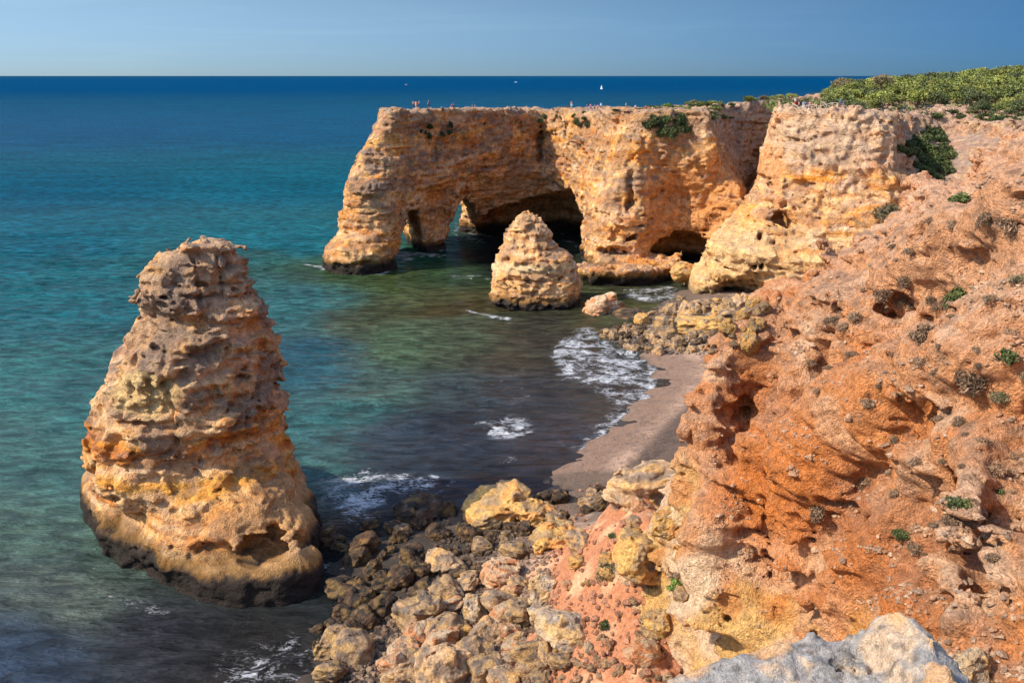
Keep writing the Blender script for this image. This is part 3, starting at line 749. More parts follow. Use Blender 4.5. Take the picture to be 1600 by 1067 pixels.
c = np.tile(np.array([.42, .275, .185]), (gx.size, 1))                      # dry pinkish sand
c = lerp(c, np.array([.20, .125, .085]), 1-sstep(.30, .95, ghr+.25*pn(gx/6, gy/6, gx*0, 148).ravel()))   # wet sand near the swash
c = lerp(c, np.array([.12, .08, .06]), sstep(.12, .4, n6+.5*pn(gx/.45, gy/.45, gx*0, 149).ravel())*.7)              # pebbles
rr = np.clip(rub+rub2, 0, 1).ravel()
c = lerp(c, np.array([.10, .07, .05]), rr*(.85+.15*n5)*(1-sstep(1.5, 3.0, ghr)))
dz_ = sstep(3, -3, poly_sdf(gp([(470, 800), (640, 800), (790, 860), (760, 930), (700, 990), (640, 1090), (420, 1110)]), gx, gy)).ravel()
c = lerp(c, np.array([.03, .025, .02]), dz_*.9)  # shadow right of the tall stack, painted near-black into the ground
mm = sstep(2.0, 3.6, ghr+.8*n5)
c = lerp(c, np.array([.36, .145, .068]), mm); c = lerp(c, np.array([.56, .36, .20]), mm*sstep(.15, .4, n5)*.6)
tl = np.abs(ghr-.78+.10*pn(gx/4, gy/4, gx*0, 160).ravel()); c = lerp(c, np.array([.07, .05, .035]), sstep(.10, .02, tl)*sstep(-.1, .25, pn(gx/.8, gy/.8, gx*0, 161).ravel())*.8*(1-rr))
c = lerp(c, np.array([.50, .35, .25]), sstep(.15, .45, pn(gx/1.6, gy/1.6, gx*0, 162).ravel())*sstep(.8, 1.2, ghr)*.5*(1-mm))
wet = sstep(2, 0, poly_sdf(gp([(1008, 722), (1050, 672), (1098, 632), (1130, 640), (1110, 745), (1010, 745)]), gx, gy)).ravel()  # outline of the painted beach shadow
c = lerp(c, np.array([.045, .032, .026]), wet*.85)                          # cast shadow on the sand by the cliff foot, painted into the colour
c = lerp(c, np.array([.05, .045, .03]), 1-sstep(-.4, .05, ghr))
M['ground'] = rock_material('beach_ground', 2.4, .10, usecol=True, crust=(.12, .085, .065))
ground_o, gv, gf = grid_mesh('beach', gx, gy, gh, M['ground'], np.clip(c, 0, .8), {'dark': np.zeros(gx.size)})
tag(ground_o, kind='structure')
ground_bvh = bvh_of(gv, gf)
log('beach')

# ---------------------------------------------------------------- the sea
def geo(a, b, n): return list(np.geomspace(a, b, n))
wxs = [-x for x in geo(115, 90000, 60)][::-1]+list(np.arange(-110, 70, .6))+geo(74, 90000, 50)
wys = [-300, -60, 10]+list(np.arange(40, 290, .6))+geo(291, 120000, 110)
wx, wy = np.meshgrid(np.array(wxs, F32), np.array(wys, F32), indexing='ij')
WC = [(50, 135, 0, 80, 124), (800, 130, 0, 78, 122), (1200, 130, 0, 78, 122), (50, 200, 0, 86, 124), (500, 200, 0, 90, 126), (50, 300, 4, 96, 122), (450, 290, 10, 106, 126), (50, 370, 18, 108, 126), (450, 370, 28, 118, 130), (100, 470, 30, 110, 116), (470, 470, 58, 118, 116),
      (60, 600, 56, 120, 114), (60, 720, 74, 120, 108), (50, 820, 88, 116, 98), (60, 930, 96, 106, 92), (30, 1050, 52, 66, 84), (200, 1010, 54, 56, 60), (400, 1040, 50, 46, 42), (500, 650, 60, 116, 112), (480, 740, 66, 110, 104),
      (490, 560, 40, 96, 108), (640, 540, 88, 116, 84), (580, 600, 78, 106, 94), (560, 430, 70, 96, 60), (620, 440, 76, 88, 48), (690, 480, 92, 80, 48), (600, 475, 84, 92, 60), (645, 405, 44, 104, 74), (700, 440, 60, 84, 56), (720, 540, 84, 96, 70), (700, 610, 66, 82, 82), (600, 700, 54, 68, 80), (700, 700, 48, 58, 70), (800, 560, 76, 72, 58),  # seabed tones; browns under the arch also paint the headland's reflection and shade
      (820, 620, 58, 64, 70), (850, 720, 46, 54, 68), (640, 760, 48, 56, 66), (960, 480, 88, 90, 56), (1040, 470, 84, 84, 66), (780, 400, 34, 34, 34), (850, 520, 70, 66, 56), (900, 580, 66, 66, 66), (950, 620, 70, 66, 62), (880, 700, 60, 58, 66), (560, 830, 30, 26, 24)]
def uv_(x, y): return np.stack([x/np.maximum(y, 1)*2.2, np.log(np.maximum(y, 20))*1.5], -1)
wp = [G(a, max(b, 121), 0)[:2] for a, b, *_ in WC]
wu = uv_(np.array([p[0] for p in wp]), np.array([p[1] for p in wp])); wcol = np.array([srgb(*q[2:]) for q in WC])
uu = uv_(wx.ravel(), wy.ravel()+0.)
warp = np.stack([pn(wx.ravel()/16, wy.ravel()/16, 0, 150), pn(wx.ravel()/16, wy.ravel()/16, 0, 151)], 1)*.10*(wy.ravel() < 400)[:, None]
acc = np.zeros((wx.size, 3)); wt = np.zeros(wx.size)
for q in range(len(WC)):
    d2 = ((uu+warp-wu[q])**2).sum(1); ww = 1/(d2+.004)**2; acc += ww[:, None]*wcol[q]; wt += ww
wc = acc/wt[:, None]*.52
yy = wy.ravel(); xx = wx.ravel()
patch = pn(xx/9, yy/9, 0, 152)+.5*pn(xx/3.5, yy/3.5, 0, 153)
nearf = (1-sstep(150, 420, yy))
wc = wc*(1+.28*patch*nearf)[:, None]
swell = pn(xx/60, yy/22, 0, 154)+.5*pn(xx/200, yy/90, 0, 155)
wc = wc*(1+.10*swell)[:, None]
# foam where the sea breaks
def fz(pts, soft=1.5):
    return sstep(soft, -soft, poly_sdf(gp(pts), wx, wy)).ravel()
near_m = (np.abs(wx) < 120) & (wy < 300) & (wy > 35)
foam = np.zeros(wx.size)
for pts, s, a in [([(722, 664), (750, 652), (800, 646), (842, 650), (853, 668), (830, 682), (800, 692), (770, 690), (752, 676)], 2.2, .93),
                  ([(690, 600), (840, 560), (900, 500), (1000, 520), (1030, 600), (930, 690), (880, 740), (760, 740), (700, 690)], 4, .50), ([(470, 700), (640, 700), (760, 740), (860, 760), (700, 800), (480, 820)], 4, .50),
                  ([(845, 548), (905, 504), (960, 522), (1024, 560), (1034, 590), (1022, 620), (976, 655), (935, 697), (890, 716), (880, 700), (925, 660), (945, 628), (905, 605), (862, 590)], 3.0, .88),
                  ([(1008, 560), (1034, 578), (1024, 620), (974, 656), (932, 694), (905, 712), (895, 706), (930, 678), (965, 648), (1005, 612)], .8, 1.0),
                  ([(484, 745), (560, 728), (640, 736), (700, 742), (690, 770), (620, 778), (600, 830), (540, 822), (490, 800)], 2.4, .88),
                  ([(330, 1010), (420, 985), (500, 990), (540, 1080), (300, 1090)], 1.6, .72), ([(640, 745), (700, 750), (900, 745), (870, 775), (740, 782), (650, 800)], 1.5, .5),
                  ([(722, 482), (760, 488), (802, 496), (800, 503), (740, 490)], .9, 1.05), ([(468, 412), (520, 414), (612, 424), (600, 430), (500, 422)], 1.2, 1.0),
                  ([(560, 396), (640, 392), (702, 398), (690, 402), (600, 402)], .8, .9), ([(690, 428), (770, 430), (775, 438), (700, 436)], 1.2, .7),
                  ([(120, 900), (200, 925), (300, 962), (310, 975), (200, 960), (130, 930)], 1.2, .75), ([(960, 452), (1060, 446), (1075, 470), (1030, 480), (975, 466)], 1.6, .85),
                  ([(704, 345), (760, 350), (760, 380), (704, 374)], 2, .75), ([(610, 790), (700, 780), (700, 800), (620, 812)], 1, .5)]:
    foam = np.maximum(foam, fz(pts, s)*a)
shore = poly_sdf(round_poly(SHORE, 1), wx, wy).ravel()
foam = np.maximum(foam, np.exp(-np.abs(shore-.3)/1.0)*.62)
for poly, a, r in ((baseA, .55, 1.5), (bb, .6, 1.4), (HL[0][1], .72, 1.4)):
    d = poly_sdf(round_poly(poly, 2), wx, wy).ravel(); foam = np.maximum(foam, np.exp(-np.maximum(d, 0)/r)*a*(.75+.5*pn(xx/6, yy/6, 0, 157)))
foam = foam*near_m.ravel()
wk = sstep(16, 4, np.abs(yy-6150))*sstep(75, 50, np.abs(xx-G(797, 129)[0]*6150/G(797, 129)[1]))
wake = G(797, 129.3, 0)
amp = (1-sstep(150, 330, wy))*.30
wz = amp*(pn(wx/7+wy/20, wy/3.2, 0, 158)+.5*pn(wx/2.6, wy/1.5, 0, 159))+(1-sstep(250, 600, wy))*.22*pn(wx/40, wy/11, 0, 160)
m, nt, b = new_mat('sea_water'); L = nt.links
at = N(nt, 'ShaderNodeAttribute', attribute_name='Col'); fo = N(nt, 'ShaderNodeAttribute', attribute_name='foam')
tc = N(nt, 'ShaderNodeTexCoord'); vec = tc.outputs['Object']
mp = N(nt, 'ShaderNodeMapping'); mp.inputs['Scale'].default_value = (.55, 1.35, 1); mp.inputs['Rotation'].default_value = (0, 0, .22); L.new(vec, mp.inputs[0])
w1 = noise(nt, mp.outputs[0], .55, 8, .62, .3); w2 = noise(nt, mp.outputs[0], 3.2, 4, .6); w3 = noise(nt, mp.outputs[0], .055, 6, .6, .2)
f1 = noise(nt, vec, .32, 5, .6, .9); f2 = noise(nt, mp.outputs[0], .95, 5, .62, 1.6); f3 = noise(nt, mp.outputs[0], 3.0, 4, .6, 1.2)
r1 = mth(nt, 'ABSOLUTE', mth(nt, 'SUBTRACT', f2, .5)); r2 = mth(nt, 'ABSOLUTE', mth(nt, 'SUBTRACT', f3, .5))
lace = mth(nt, 'SUBTRACT', .50, mth(nt, 'ADD', mth(nt, 'MULTIPLY', r1, 5.6), mth(nt, 'MULTIPLY', r2, 1.8)))
lace = mth(nt, 'ADD', lace, mth(nt, 'MULTIPLY', mth(nt, 'SUBTRACT', f1, .5), 2.6))
fm = mth(nt, 'ADD', mth(nt, 'MULTIPLY', fo.outputs['Fac'], 1.0), mth(nt, 'MULTIPLY', lace, .62))
fmask = maprange(nt, fm, .86, 1.16)
# small whitecaps and streaks far out
ww_ = noise(nt, mp.outputs[0], .16, 5, .7, .4)
sx_ = N(nt, 'ShaderNodeSeparateXYZ'); L.new(vec, sx_.inputs[0])
cap = mth(nt, 'MULTIPLY', maprange(nt, ww_, .745, .765), mth(nt, 'MULTIPLY', maprange(nt, sx_.outputs['Y'], 90, 130), .7))
fmask = mth(nt, 'MAXIMUM', fmask, cap)
mot = mth(nt, 'MULTIPLY', mth(nt, 'MULTIPLY', maprange(nt, w3, .3, .7, .80, 1.22), maprange(nt, w2, .35, .65, .78, 1.26)), maprange(nt, w1, .36, .64, .55, 1.60))  # light and dark of the ripples painted into the water colour
sc_ = nt.nodes.new('ShaderNodeVectorMath'); sc_.operation = 'SCALE'; L.new(at.outputs[0], sc_.inputs[0]); L.new(mot, sc_.inputs['Scale'])
out = mixc(nt, sc_.outputs[0], (.62, .62, .62), fmask)
L.new(out, b.inputs['Base Color'])
L.new(mth(nt, 'MAXIMUM', maprange(nt, fmask, 0, 1, .14, .8), maprange(nt, sx_.outputs['Y'], 250, 3000, .14, .42)), b.inputs['Roughness'])
L.new(maprange(nt, sx_.outputs['Y'], 80, 380, 1.33, 1.03), b.inputs['IOR']); L.new(maprange(nt, sx_.outputs['Y'], 60, 230, .40, .025), b.inputs['Specular IOR Level'])
bp = N(nt, 'ShaderNodeBump'); bp.inputs['Strength'].default_value = 1.0; bp.inputs['Distance'].default_value = 1.5
hh = mth(nt, 'ADD', w1, mth(nt, 'MULTIPLY', w2, .30)); hh = mth(nt, 'ADD', hh, mth(nt, 'MULTIPLY', w3, 2.2)); hh = mth(nt, 'ADD', hh, mth(nt, 'MULTIPLY', fmask, .08))
L.new(hh, bp.inputs['Height']); L.new(bp.outputs[0], b.inputs['Normal'])
M['water'] = m
water_o, _, _ = grid_mesh('sea', wx, wy, wz, m, np.clip(wc, 0, .8), {'foam': foam})
tag(water_o, kind='structure')
log('sea')

# ---------------------------------------------------------------- hill behind the cliffs
hx, hy = np.meshgrid(np.concatenate([np.arange(40, 260, 2.2), np.geomspace(262, 2500, 30)]), np.concatenate([np.arange(234, 450, 2.2), np.geomspace(452, 3000, 25)]), indexing='ij')
coast = [(88, 236), (86, 300), (88, 340), (100, 400), (150, 470), (600, 800), (3200, 3400), (3200, 100), (88, 100)]
cd = poly_sdf(round_poly(coast, 2), hx, hy)
hz = np.clip(h_land(np.minimum(hx, 420), np.minimum(hy, 460)), -5, 60)+.25-np.maximum(cd+3, 0)*2.2-.6*sstep(262, 240, hy)
hz = np.where(hx > 300, np.minimum(hz, 44), hz); hz = np.maximum(hz, -6)
M['soil'] = rock_material('sandy_soil', .8, .2, usecol=True)
hill_o, hlv, hlf = grid_mesh('hill', hx, hy, hz, M['soil'], np.tile(np.array([.20, .17, .09]), (hx.size, 1)), {'dark': np.zeros(hx.size)})
tag(hill_o, kind='structure')
hill_bvh = bvh_of(hlv.astype(float), hlf); prom_bvh = bvh_of(pv, pf_); head_bvh = bvh_of(hv, hf); a_bvh = bvh_of(av, af); b_bvh = bvh_of(bv, bf)
ALLB = [hill_bvh, prom_bvh, head_bvh, near_bvh, ground_bvh]
def drop(x, y, trees=ALLB, top=60):
    best = None
    for t in trees:
        h = t.ray_cast(Vector((x, y, top)), Vector((0, 0, -1)))
        if h[0] is not None and (best is None or h[0].z > best[0].z): best = (h[0], h[1])
    return best
def cast(px, py, trees=ALLB+[a_bvh, b_bvh]):
    o = Vector((0, 0, CAMZ)); d = Vector(ray(px, py)).normalized(); best = None
    for t in trees:
        h = t.ray_cast(o, d)
        if h[0] is not None and (best is None or h[3] < best[2]): best = (h[0], h[1], h[3])
    return best
log('hill')

# ---------------------------------------------------------------- boulders
def boulder_mesh(seed, kind, h=.075, flat=0, slab=None):
    R = np.random.RandomState(seed)
    dirs = R.normal(size=(13, 3)); dirs /= np.linalg.norm(dirs, axis=1)[:, None]; off = R.uniform(.58, .88, 13)
    dirs = np.concatenate([dirs, [[0, 0, 1], [0, 0, -1]]]); off = np.concatenate([off, [.8-.15*flat, .8]])
    if slab:
        dirs = np.array([[1, 0, .1], [-1, 0, .12], [.1, 1, 0], [.05, -1, .25], [slab, .1, 1], [0, 0, -1], [.6, -.7, .1], [-.7, .7, .3]], float); dirs /= np.linalg.norm(dirs, axis=1)[:, None]; off = np.array([.92, .9, .66, .62, .52, .6, .82, .84])+R.uniform(-.05, .05, 8)
    def base(gx, gy, zs):
        S = np.empty(gx.shape+(len(zs),), F32)
        for k, z in enumerate(zs):
            s = np.sqrt(gx**2+gy**2+z*z)-1.0
            for d, o in zip(dirs, off): s = smax(s, gx*d[0]+gy*d[1]+z*d[2]-o, .035)
            S[:, :, k] = s
        return S
    def det(x, y, z):
        return .28*facet(x, y, z, .8, seed % 7)+.13*facet(x, y, z, .3, (seed+2) % 7)+.05*pn(x/.5, y/.5, z/.4, seed)+.03*pn(x/.2, y/.2, z/.2, seed+1)+.045*pn(x/1.2, y/1.2, z/.14, seed+3)+.04*(cw(x/.17, y/.17, z/.15, seed+4)-.5)
    v, f = build_sdf(((-1.3, 1.3),)*3, h, base, lambda x, y, z: .10*pn(x, y, z, seed+5), det, .5)
    n = vnormals(v, f); x, y, z = v.T
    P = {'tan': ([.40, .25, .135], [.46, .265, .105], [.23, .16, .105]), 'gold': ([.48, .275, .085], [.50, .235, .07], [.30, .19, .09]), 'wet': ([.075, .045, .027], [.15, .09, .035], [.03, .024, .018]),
         'red': ([.42, .225, .115], [.42, .17, .07], [.40, .28, .17]), 'brown': ([.27, .17, .09], [.36, .22, .09], [.14, .10, .07]), 'pale': ([.48, .34, .20], [.48, .30, .13], [.30, .23, .165])}[kind]
    c = np.tile(np.array(P[0]), (len(v), 1))
    c = lerp(c, np.array(P[1]), sstep(-.05, .3, pn(x/.7, y/.7, z/.5, seed+6))); c = lerp(c, np.array(P[2]), sstep(.05, .35, pn(x/.5, y/.5, z/.45, seed+7)+.3*n[:, 2]-.1))
    me = mesh_np('boulder', v, f, M['boulder'], np.clip(c, 0, .8), True, {'dark': np.zeros(len(v))})
    return me
KIND = {}
for ki, k in enumerate(('tan', 'gold', 'wet', 'red', 'brown', 'pale')):
    KIND[k] = [boulder_mesh(200+ki*10+i, k, .085, i % 2) for i in range(4)]
log('boulder kinds')
RB = random.Random(11)
def boulder(px, py, w, h, kind, label=None, group=None, rot=None, tilt=.25, me=None, deep=1.0, name='boulder', zoff=0., cat='boulder', hi=False, slab=None):
    """px,py: middle of the rock in the photograph; w,h its apparent size"""
    g = cast(px, py+h*.30, ALLB[3:] if py > 560 else ALLB)
    if g is None: return None
    p = g[0]; dep = p.y*CP+(CAMZ-p.z)*SP
    sw = w/FPX*dep/2/.86; sh = h/FPX*dep/2/.84
    o = bpy.data.objects.new(name, me or (boulder_mesh(RB.randint(300, 9000), kind, .04, slab=slab) if hi else RB.choice(KIND[kind]))); col.objects.link(o)
    o.scale = (sw, sw*RB.uniform(.8, 1.05)*deep, sh); o.rotation_euler = (RB.uniform(-tilt, tilt), RB.uniform(-tilt, tilt), RB.uniform(0, 6.28) if rot is None else rot)
    o.location = (p.x, p.y+sw*.25, p.z+sh*.35+zoff)
    tag(o, label, cat, group)
    return o
BIG = [
 (530, 788, 108, 34, 'wet', 'flat-topped dark seaweed-covered rock block beside the right foot of the tall stack', 0, .05, .02),
 (650, 742, 44, 22, 'wet', 'low round dark rock in the surf, farthest out of the near rubble'),
 (666, 760, 54, 20, 'wet', 'long flat dark slab with surf running over its left end', .1, .05, .02),
 (706, 752, 44, 24, 'wet', 'dark slab rock ending the surf row, right of the low round one'),
 (650, 800, 76, 48, 'wet', 'large dark block capped with yellow-brown weed at the water edge'),
 (700, 796, 28, 36, 'wet', 'upright small dark rock just right of the weed-capped block'),
 (575, 822, 40, 26, 'wet', 'small dark boulder in the foam behind the flat-topped block'),
 (748, 720, 26, 12, 'brown', 'tiny reddish rock awash in the dark water off the rubble'),
 (790, 731, 22, 14, 'brown', 'tiny round rusty rock awash nearest the beach tip'),
 (512, 740, 16, 9, 'wet', 'tiny dark rock awash in the foam beside the tall stack'),
 (778, 792, 100, 66, 'gold', 'big tilted golden-brown slab with a sharp lit upper edge', .45, .1, -.5),
 (830, 800, 62, 50, 'gold', 'peaked golden block leaning behind the tilted slab'),
 (864, 838, 82, 58, 'gold', 'broad orange-gold boulder below the peaked golden block'),
 (806, 862, 48, 34, 'brown', 'brown and ochre boulder in front of the golden blocks'),
 (786, 898, 72, 52, 'red', 'rust-red and cream boulder alone above the pile of stones'),
 (748, 947, 46, 56, 'pale', 'pale upright slab leaning left, at the shadow edge', .9, .1, .5),
 (786, 957, 42, 40, 'red', 'rounded red-brown boulder right of the pale leaning slab'),
 (655, 962, 92, 72, 'brown', 'large rounded brown boulder standing in front of the dark shaded rocks'),
 (672, 988, 58, 44, 'tan', 'tan boulder wedged against the large rounded brown one'),
 (520, 1008, 62, 66, 'brown', 'brown craggy boulder at the water edge, lowest left of the shore'),
 (702, 1042, 92, 82, 'tan', 'big rough tan boulder at the bottom edge of the picture'),
 (722, 987, 46, 30, 'gold', 'smaller ochre boulder below the pale leaning slab'),
 (846, 926, 52, 50, 'pale', 'pale fractured boulder high on the left edge of the red mound'),
 (886, 984, 84, 66, 'pale', 'big cream and yellow boulder at the left foot of the red mound'),
 (842, 958, 44, 36, 'pale', 'off-white boulder stacked between the fractured and the big cream ones'),
 (802, 1016, 44, 32, 'red', 'knobbly pinkish boulder in the small stones left of the cream boulder'),
 (1028, 758, 138, 84, 'tan', 'huge flat-topped block with grey crust on top of the red mound', .3, .06, -.12),
 (1010, 862, 96, 84, 'gold', 'overhanging yellow block with a grey cap on the red mound', .5, .1, .1),
 (1045, 815, 60, 44, 'gold', 'yellow boulder wedged between the mound blocks and the cliff'),
 (1000, 1020, 60, 40, 'red', 'low red-tan boulder at the bottom of the red mound'),
 (1030, 975, 66, 60, 'gold', 'ochre outcrop boulder half buried in the lower red mound'),
 (905, 845, 48, 44, 'tan', 'tan boulder on the left shoulder of the red mound'),
 (945, 482, 56, 54, 'red', 'conical pink-topped rock standing in the shallows right of the small stack', .4, .1),
 (1095, 507, 74, 36, 'gold', 'long pale-topped block lying among the far beach rocks', -.25, .06, -.1),
 (1052, 486, 30, 30, 'brown', 'dark pointed boulder behind the long pale-topped block'),
 (1038, 510, 34, 42, 'brown', 'upright pitted boulder left of the long pale-topped block'),
 (980, 492, 46, 16, 'wet', 'low dark rocks awash right of the conical rock'),
 (1170, 530, 34, 44, 'gold', 'golden boulder against the cliff, right end of the far rocks'),
 (1100, 475, 40, 20, 'brown', 'low brown boulder before the sea cave'),
 (1140, 490, 36, 24, 'brown', 'brown boulder right of the low one before the sea cave'),
 (1075, 425, 46, 34, 'gold', 'rounded ochre rock ledge at the foot of the pale promontory'),
 (1500+20, 1045, 70, 60, 'pale', 'cream rounded boulder beside the grey ledge in the corner'),
]
n_b = 0
taken = []
for t in BIG:
    px, py, w_, h_, k, lab = t[:6]; rot = t[6] if len(t) > 6 else None; tl = t[7] if len(t) > 7 else .25
    sl_ = t[8] if len(t) > 8 else None
    o = boulder(px, py, w_, h_, k, lab, None, rot, tl, hi=w_*h_ > 2400 or sl_, slab=sl_)
    if o: n_b += 1; taken.append((px, py, w_*.42, h_*.42))
def scatter(poly, n, wr, kinds, label, group, cat='boulder', zmax=99):
    global n_b
    P = np.array(poly, float); x0, y0 = P.min(0); x1, y1 = P.max(0); k = 0; tries = 0
    while k < n and tries < n*30:
        tries += 1
        px, py = RB.uniform(x0, x1), RB.uniform(y0, y1)
        if poly_sdf(poly, np.array([[px]]), np.array([[py]]))[0, 0] > 0: continue
        if any(((px-a)/c_)**2+((py-b_)/d_)**2 < .8 for a, b_, c_, d_ in taken): continue
        w_ = RB.uniform(*wr)*RB.uniform(.6, 1.15)
        o = boulder(px, py, w_, w_*RB.uniform(.62, .95), RB.choice(kinds), label, group, tilt=.6, cat=cat)
        if o: k += 1; n_b += 1; taken.append((px, py, w_*.36, w_*.26))
scatter([(930, 522), (985, 505), (1030, 520), (1125, 520), (1170, 520), (1150, 554), (1060, 552), (985, 548)], 58, (12, 22), ['brown', 'tan', 'brown', 'wet'], 'small brown stone in the belt between surf and far beach sand', 'stones along the upper edge of the beach')
scatter([(985, 500), (1060, 462), (1110, 468), (1200, 470), (1200, 520), (1150, 530), (1130, 500), (1060, 500)], 34, (16, 30), ['brown', 'gold', 'brown', 'tan'], 'brown or ochre boulder below the sea cave of the pale promontory', 'boulders before the sea cave')
scatter([(690, 860), (700, 920), (640, 1000), (560, 985), (500, 1067), (730, 1067), (900, 1067), (830, 900)], 34, (40, 76), ['brown', 'tan', 'red', 'tan'], 'tan or brown boulder in the pile left of the red mound', 'boulders piled at the cliff foot')
scatter([(730, 985), (830, 940), (960, 1000), (1060, 1067), (700, 1067)], 46, (11, 20), ['tan', 'tan', 'red', 'pale', 'brown'], 'small tan stone filling the pile below the red mound', 'small stones at the cliff foot')
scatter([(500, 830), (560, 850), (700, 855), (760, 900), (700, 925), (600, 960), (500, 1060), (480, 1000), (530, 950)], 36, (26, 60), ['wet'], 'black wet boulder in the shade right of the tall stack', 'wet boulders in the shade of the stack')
scatter([(600, 820), (720, 815), (930, 755), (960, 790), (900, 800), (830, 860), (740, 870), (620, 850)], 36, (16, 38), ['wet', 'wet', 'brown'], 'dark weedy boulder on the shore beneath the golden slabs', 'dark boulders along the waterline')
scatter([(880, 760), (1000, 740), (1070, 860), (1070, 1040), (960, 1050), (880, 900)], 18, (14, 34), ['red', 'tan', 'gold'], 'rust or tan rock lying on the red mound', 'loose rocks on the red mound')
log('boulders', n_b)
# far too many pebbles to count between them
pb = []; R = np.random.RandomState(5)
pvs = []; pfs = []; pcs = []; nvp = 0
oct_v = np.array([[1, 0, 0], [-1, 0, 0], [0, 1, 0], [0, -1, 0], [0, 0, 1], [0, 0, -1]], float); oct_f = np.array([[0, 2, 4], [2, 1, 4], [1, 3, 4], [3, 0, 4], [2, 0, 5], [1, 2, 5], [3, 1, 5], [0, 3, 5]])
# subdivided octahedron as pebble
def subdiv(v, f):
    nvv = list(map(tuple, v)); cache = {}; nf = []
    def mid(a, b):
        k = (min(a, b), max(a, b))
        if k not in cache:
            p = (np.array(nvv[a])+np.array(nvv[b])); p /= np.linalg.norm(p); cache[k] = len(nvv); nvv.append(tuple(p))
        return cache[k]
    for a, b_, c_ in f:
        x_, y_, z_ = mid(a, b_), mid(b_, c_), mid(c_, a); nf += [(a, x_, z_), (x_, b_, y_), (z_, y_, c_), (x_, y_, z_)]
    return np.array(nvv), np.array(nf)
ov, of = subdiv(oct_v, oct_f)
for (poly, n, s0, s1, cs) in [([(930, 520), (1040, 470), (1200, 470), (1170, 556), (985, 552)], 1500, .10, .45, [(.26, .19, .13), (.16, .11, .08), (.35, .26, .18)]),
                              ([(500, 1067), (560, 960), (740, 800), (940, 752), (1040, 900), (1080, 1067)], 5200, .07, .36, [(.36, .23, .15), (.24, .155, .10), (.42, .28, .18)]),
                              ([(880, 745), (940, 700), (1010, 650), (1090, 600), (1130, 560), (1090, 720), (1000, 742)], 1100, .03, .09, [(.14, .10, .08), (.22, .15, .12)])]:
    P = np.array(poly, float); x0, y0 = P.min(0); x1, y1 = P.max(0)
    q = np.stack([R.uniform(x0, x1, n*2), R.uniform(y0, y1, n*2)], 1); ins = poly_sdf(poly, q[:, 0], q[:, 1]) < 0
    for px, py in q[ins][:n]:
        h = cast(px, py, ALLB[4:])
        if h is None or (px > 870 and py > 745 and R.rand() < .82): continue
        s = R.uniform(s0, s1)*R.uniform(.5, 1); pvv = ov*(1+R.uniform(-.25, .25, (len(ov), 1)))*np.array([s, s*R.uniform(.6, 1), s*R.uniform(.5, .8)])
        a = R.uniform(0, 6.28); ca, sa = math.cos(a), math.sin(a)
        pvv = pvv@np.array([[ca, sa, 0], [-sa, ca, 0], [0, 0, 1]])+np.array(h[0])+[0, 0, s*.25]
        pvs.append(pvv); pfs.append(of+nvp); nvp += len(pvv); cc = np.array(cs[R.randint(len(cs))])
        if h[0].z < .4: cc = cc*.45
        if px < 760 and py < 965: cc = cc*.28  # pebbles in the stack's shadow get the shade in their colour
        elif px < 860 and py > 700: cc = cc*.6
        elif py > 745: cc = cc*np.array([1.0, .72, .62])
        pcs.append(np.tile(cc, (len(pvv), 1)))
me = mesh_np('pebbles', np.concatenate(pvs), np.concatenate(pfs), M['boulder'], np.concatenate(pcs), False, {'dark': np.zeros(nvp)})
tag(link('pebbles', me), kind='stuff')
pvs = []; pfs = []; pcs = []; nvp = 0
Pq = np.array([(1200, 470), (1440, 300), (1600, 240), (1600, 1067), (1110, 1067), (1110, 700)], float); q = np.stack([R.uniform(1100, 1600, 9000), R.uniform(240, 1067, 9000)], 1); q = q[poly_sdf(list(map(tuple, Pq)), q[:, 0], q[:, 1]) < 0]
dens = pn(q[:, 0]/90, q[:, 1]/60, 0, 170)+.6*pn(q[:, 0]/25, q[:, 1]/20, 0, 171)
for px, py in q[dens > .12]:
    h = cast(px, py, [near_bvh])
    if h is None or h[1].z < .15: continue
    s = R.uniform(.03, .16)*R.uniform(.5, 1)*(1.9 if R.rand() < .06 else 1); pvv = ov*(1+R.uniform(-.28, .28, (len(ov), 1)))*np.array([s, s*R.uniform(.6, 1), s*R.uniform(.5, .8)])
    a = R.uniform(0, 6.28); ca, sa = math.cos(a), math.sin(a); pvv = pvv@np.array([[ca, sa, 0], [-sa, ca, 0], [0, 0, 1]])+np.array(h[0])+[0, 0, s*.1]
    pvs.append(pvv); pfs.append(of+nvp); nvp += len(pvv); cc = np.array([(.46, .26, .15), (.40, .22, .12), (.50, .33, .21), (.32, .21, .14)][R.randint(4)]); pcs.append(np.tile(cc, (len(pvv), 1)))
me = mesh_np('scree', np.concatenate(pvs), np.concatenate(pfs), M['boulder'], np.concatenate(pcs), False, {'dark': np.zeros(nvp)})
tag(link('scree', me), kind='stuff')
log('pebbles')

# ---------------------------------------------------------------- foliage helpers
def foliage_mat(name, tint=1.0):
    m, nt, b = new_mat(name); at = N(nt, 'ShaderNodeAttribute', attribute_name='Col')
    oi = N(nt, 'ShaderNodeObjectInfo'); v = maprange(nt, oi.outputs['Random'], 0, 1, .72*tint, 1.3*tint)
    sc2 = nt.nodes.new('ShaderNodeVectorMath'); sc2.operation = 'SCALE'; nt.links.new(at.outputs[0], sc2.inputs[0]); nt.links.new(v, sc2.inputs['Scale'])
    nt.links.new(sc2.outputs[0], b.inputs['Base Color']); b.inputs['Roughness'].default_value = .7; b.inputs['Specular IOR Level'].default_value = .25
    b.inputs['Subsurface Weight'].default_value = 0
    return m
M['leaf'] = foliage_mat('leaves'); 
m, nt, b = new_mat('bark'); b.inputs['Base Color'].default_value = (.13, .085, .055, 1); b.inputs['Roughness'].default_value = .9; M['bark'] = m
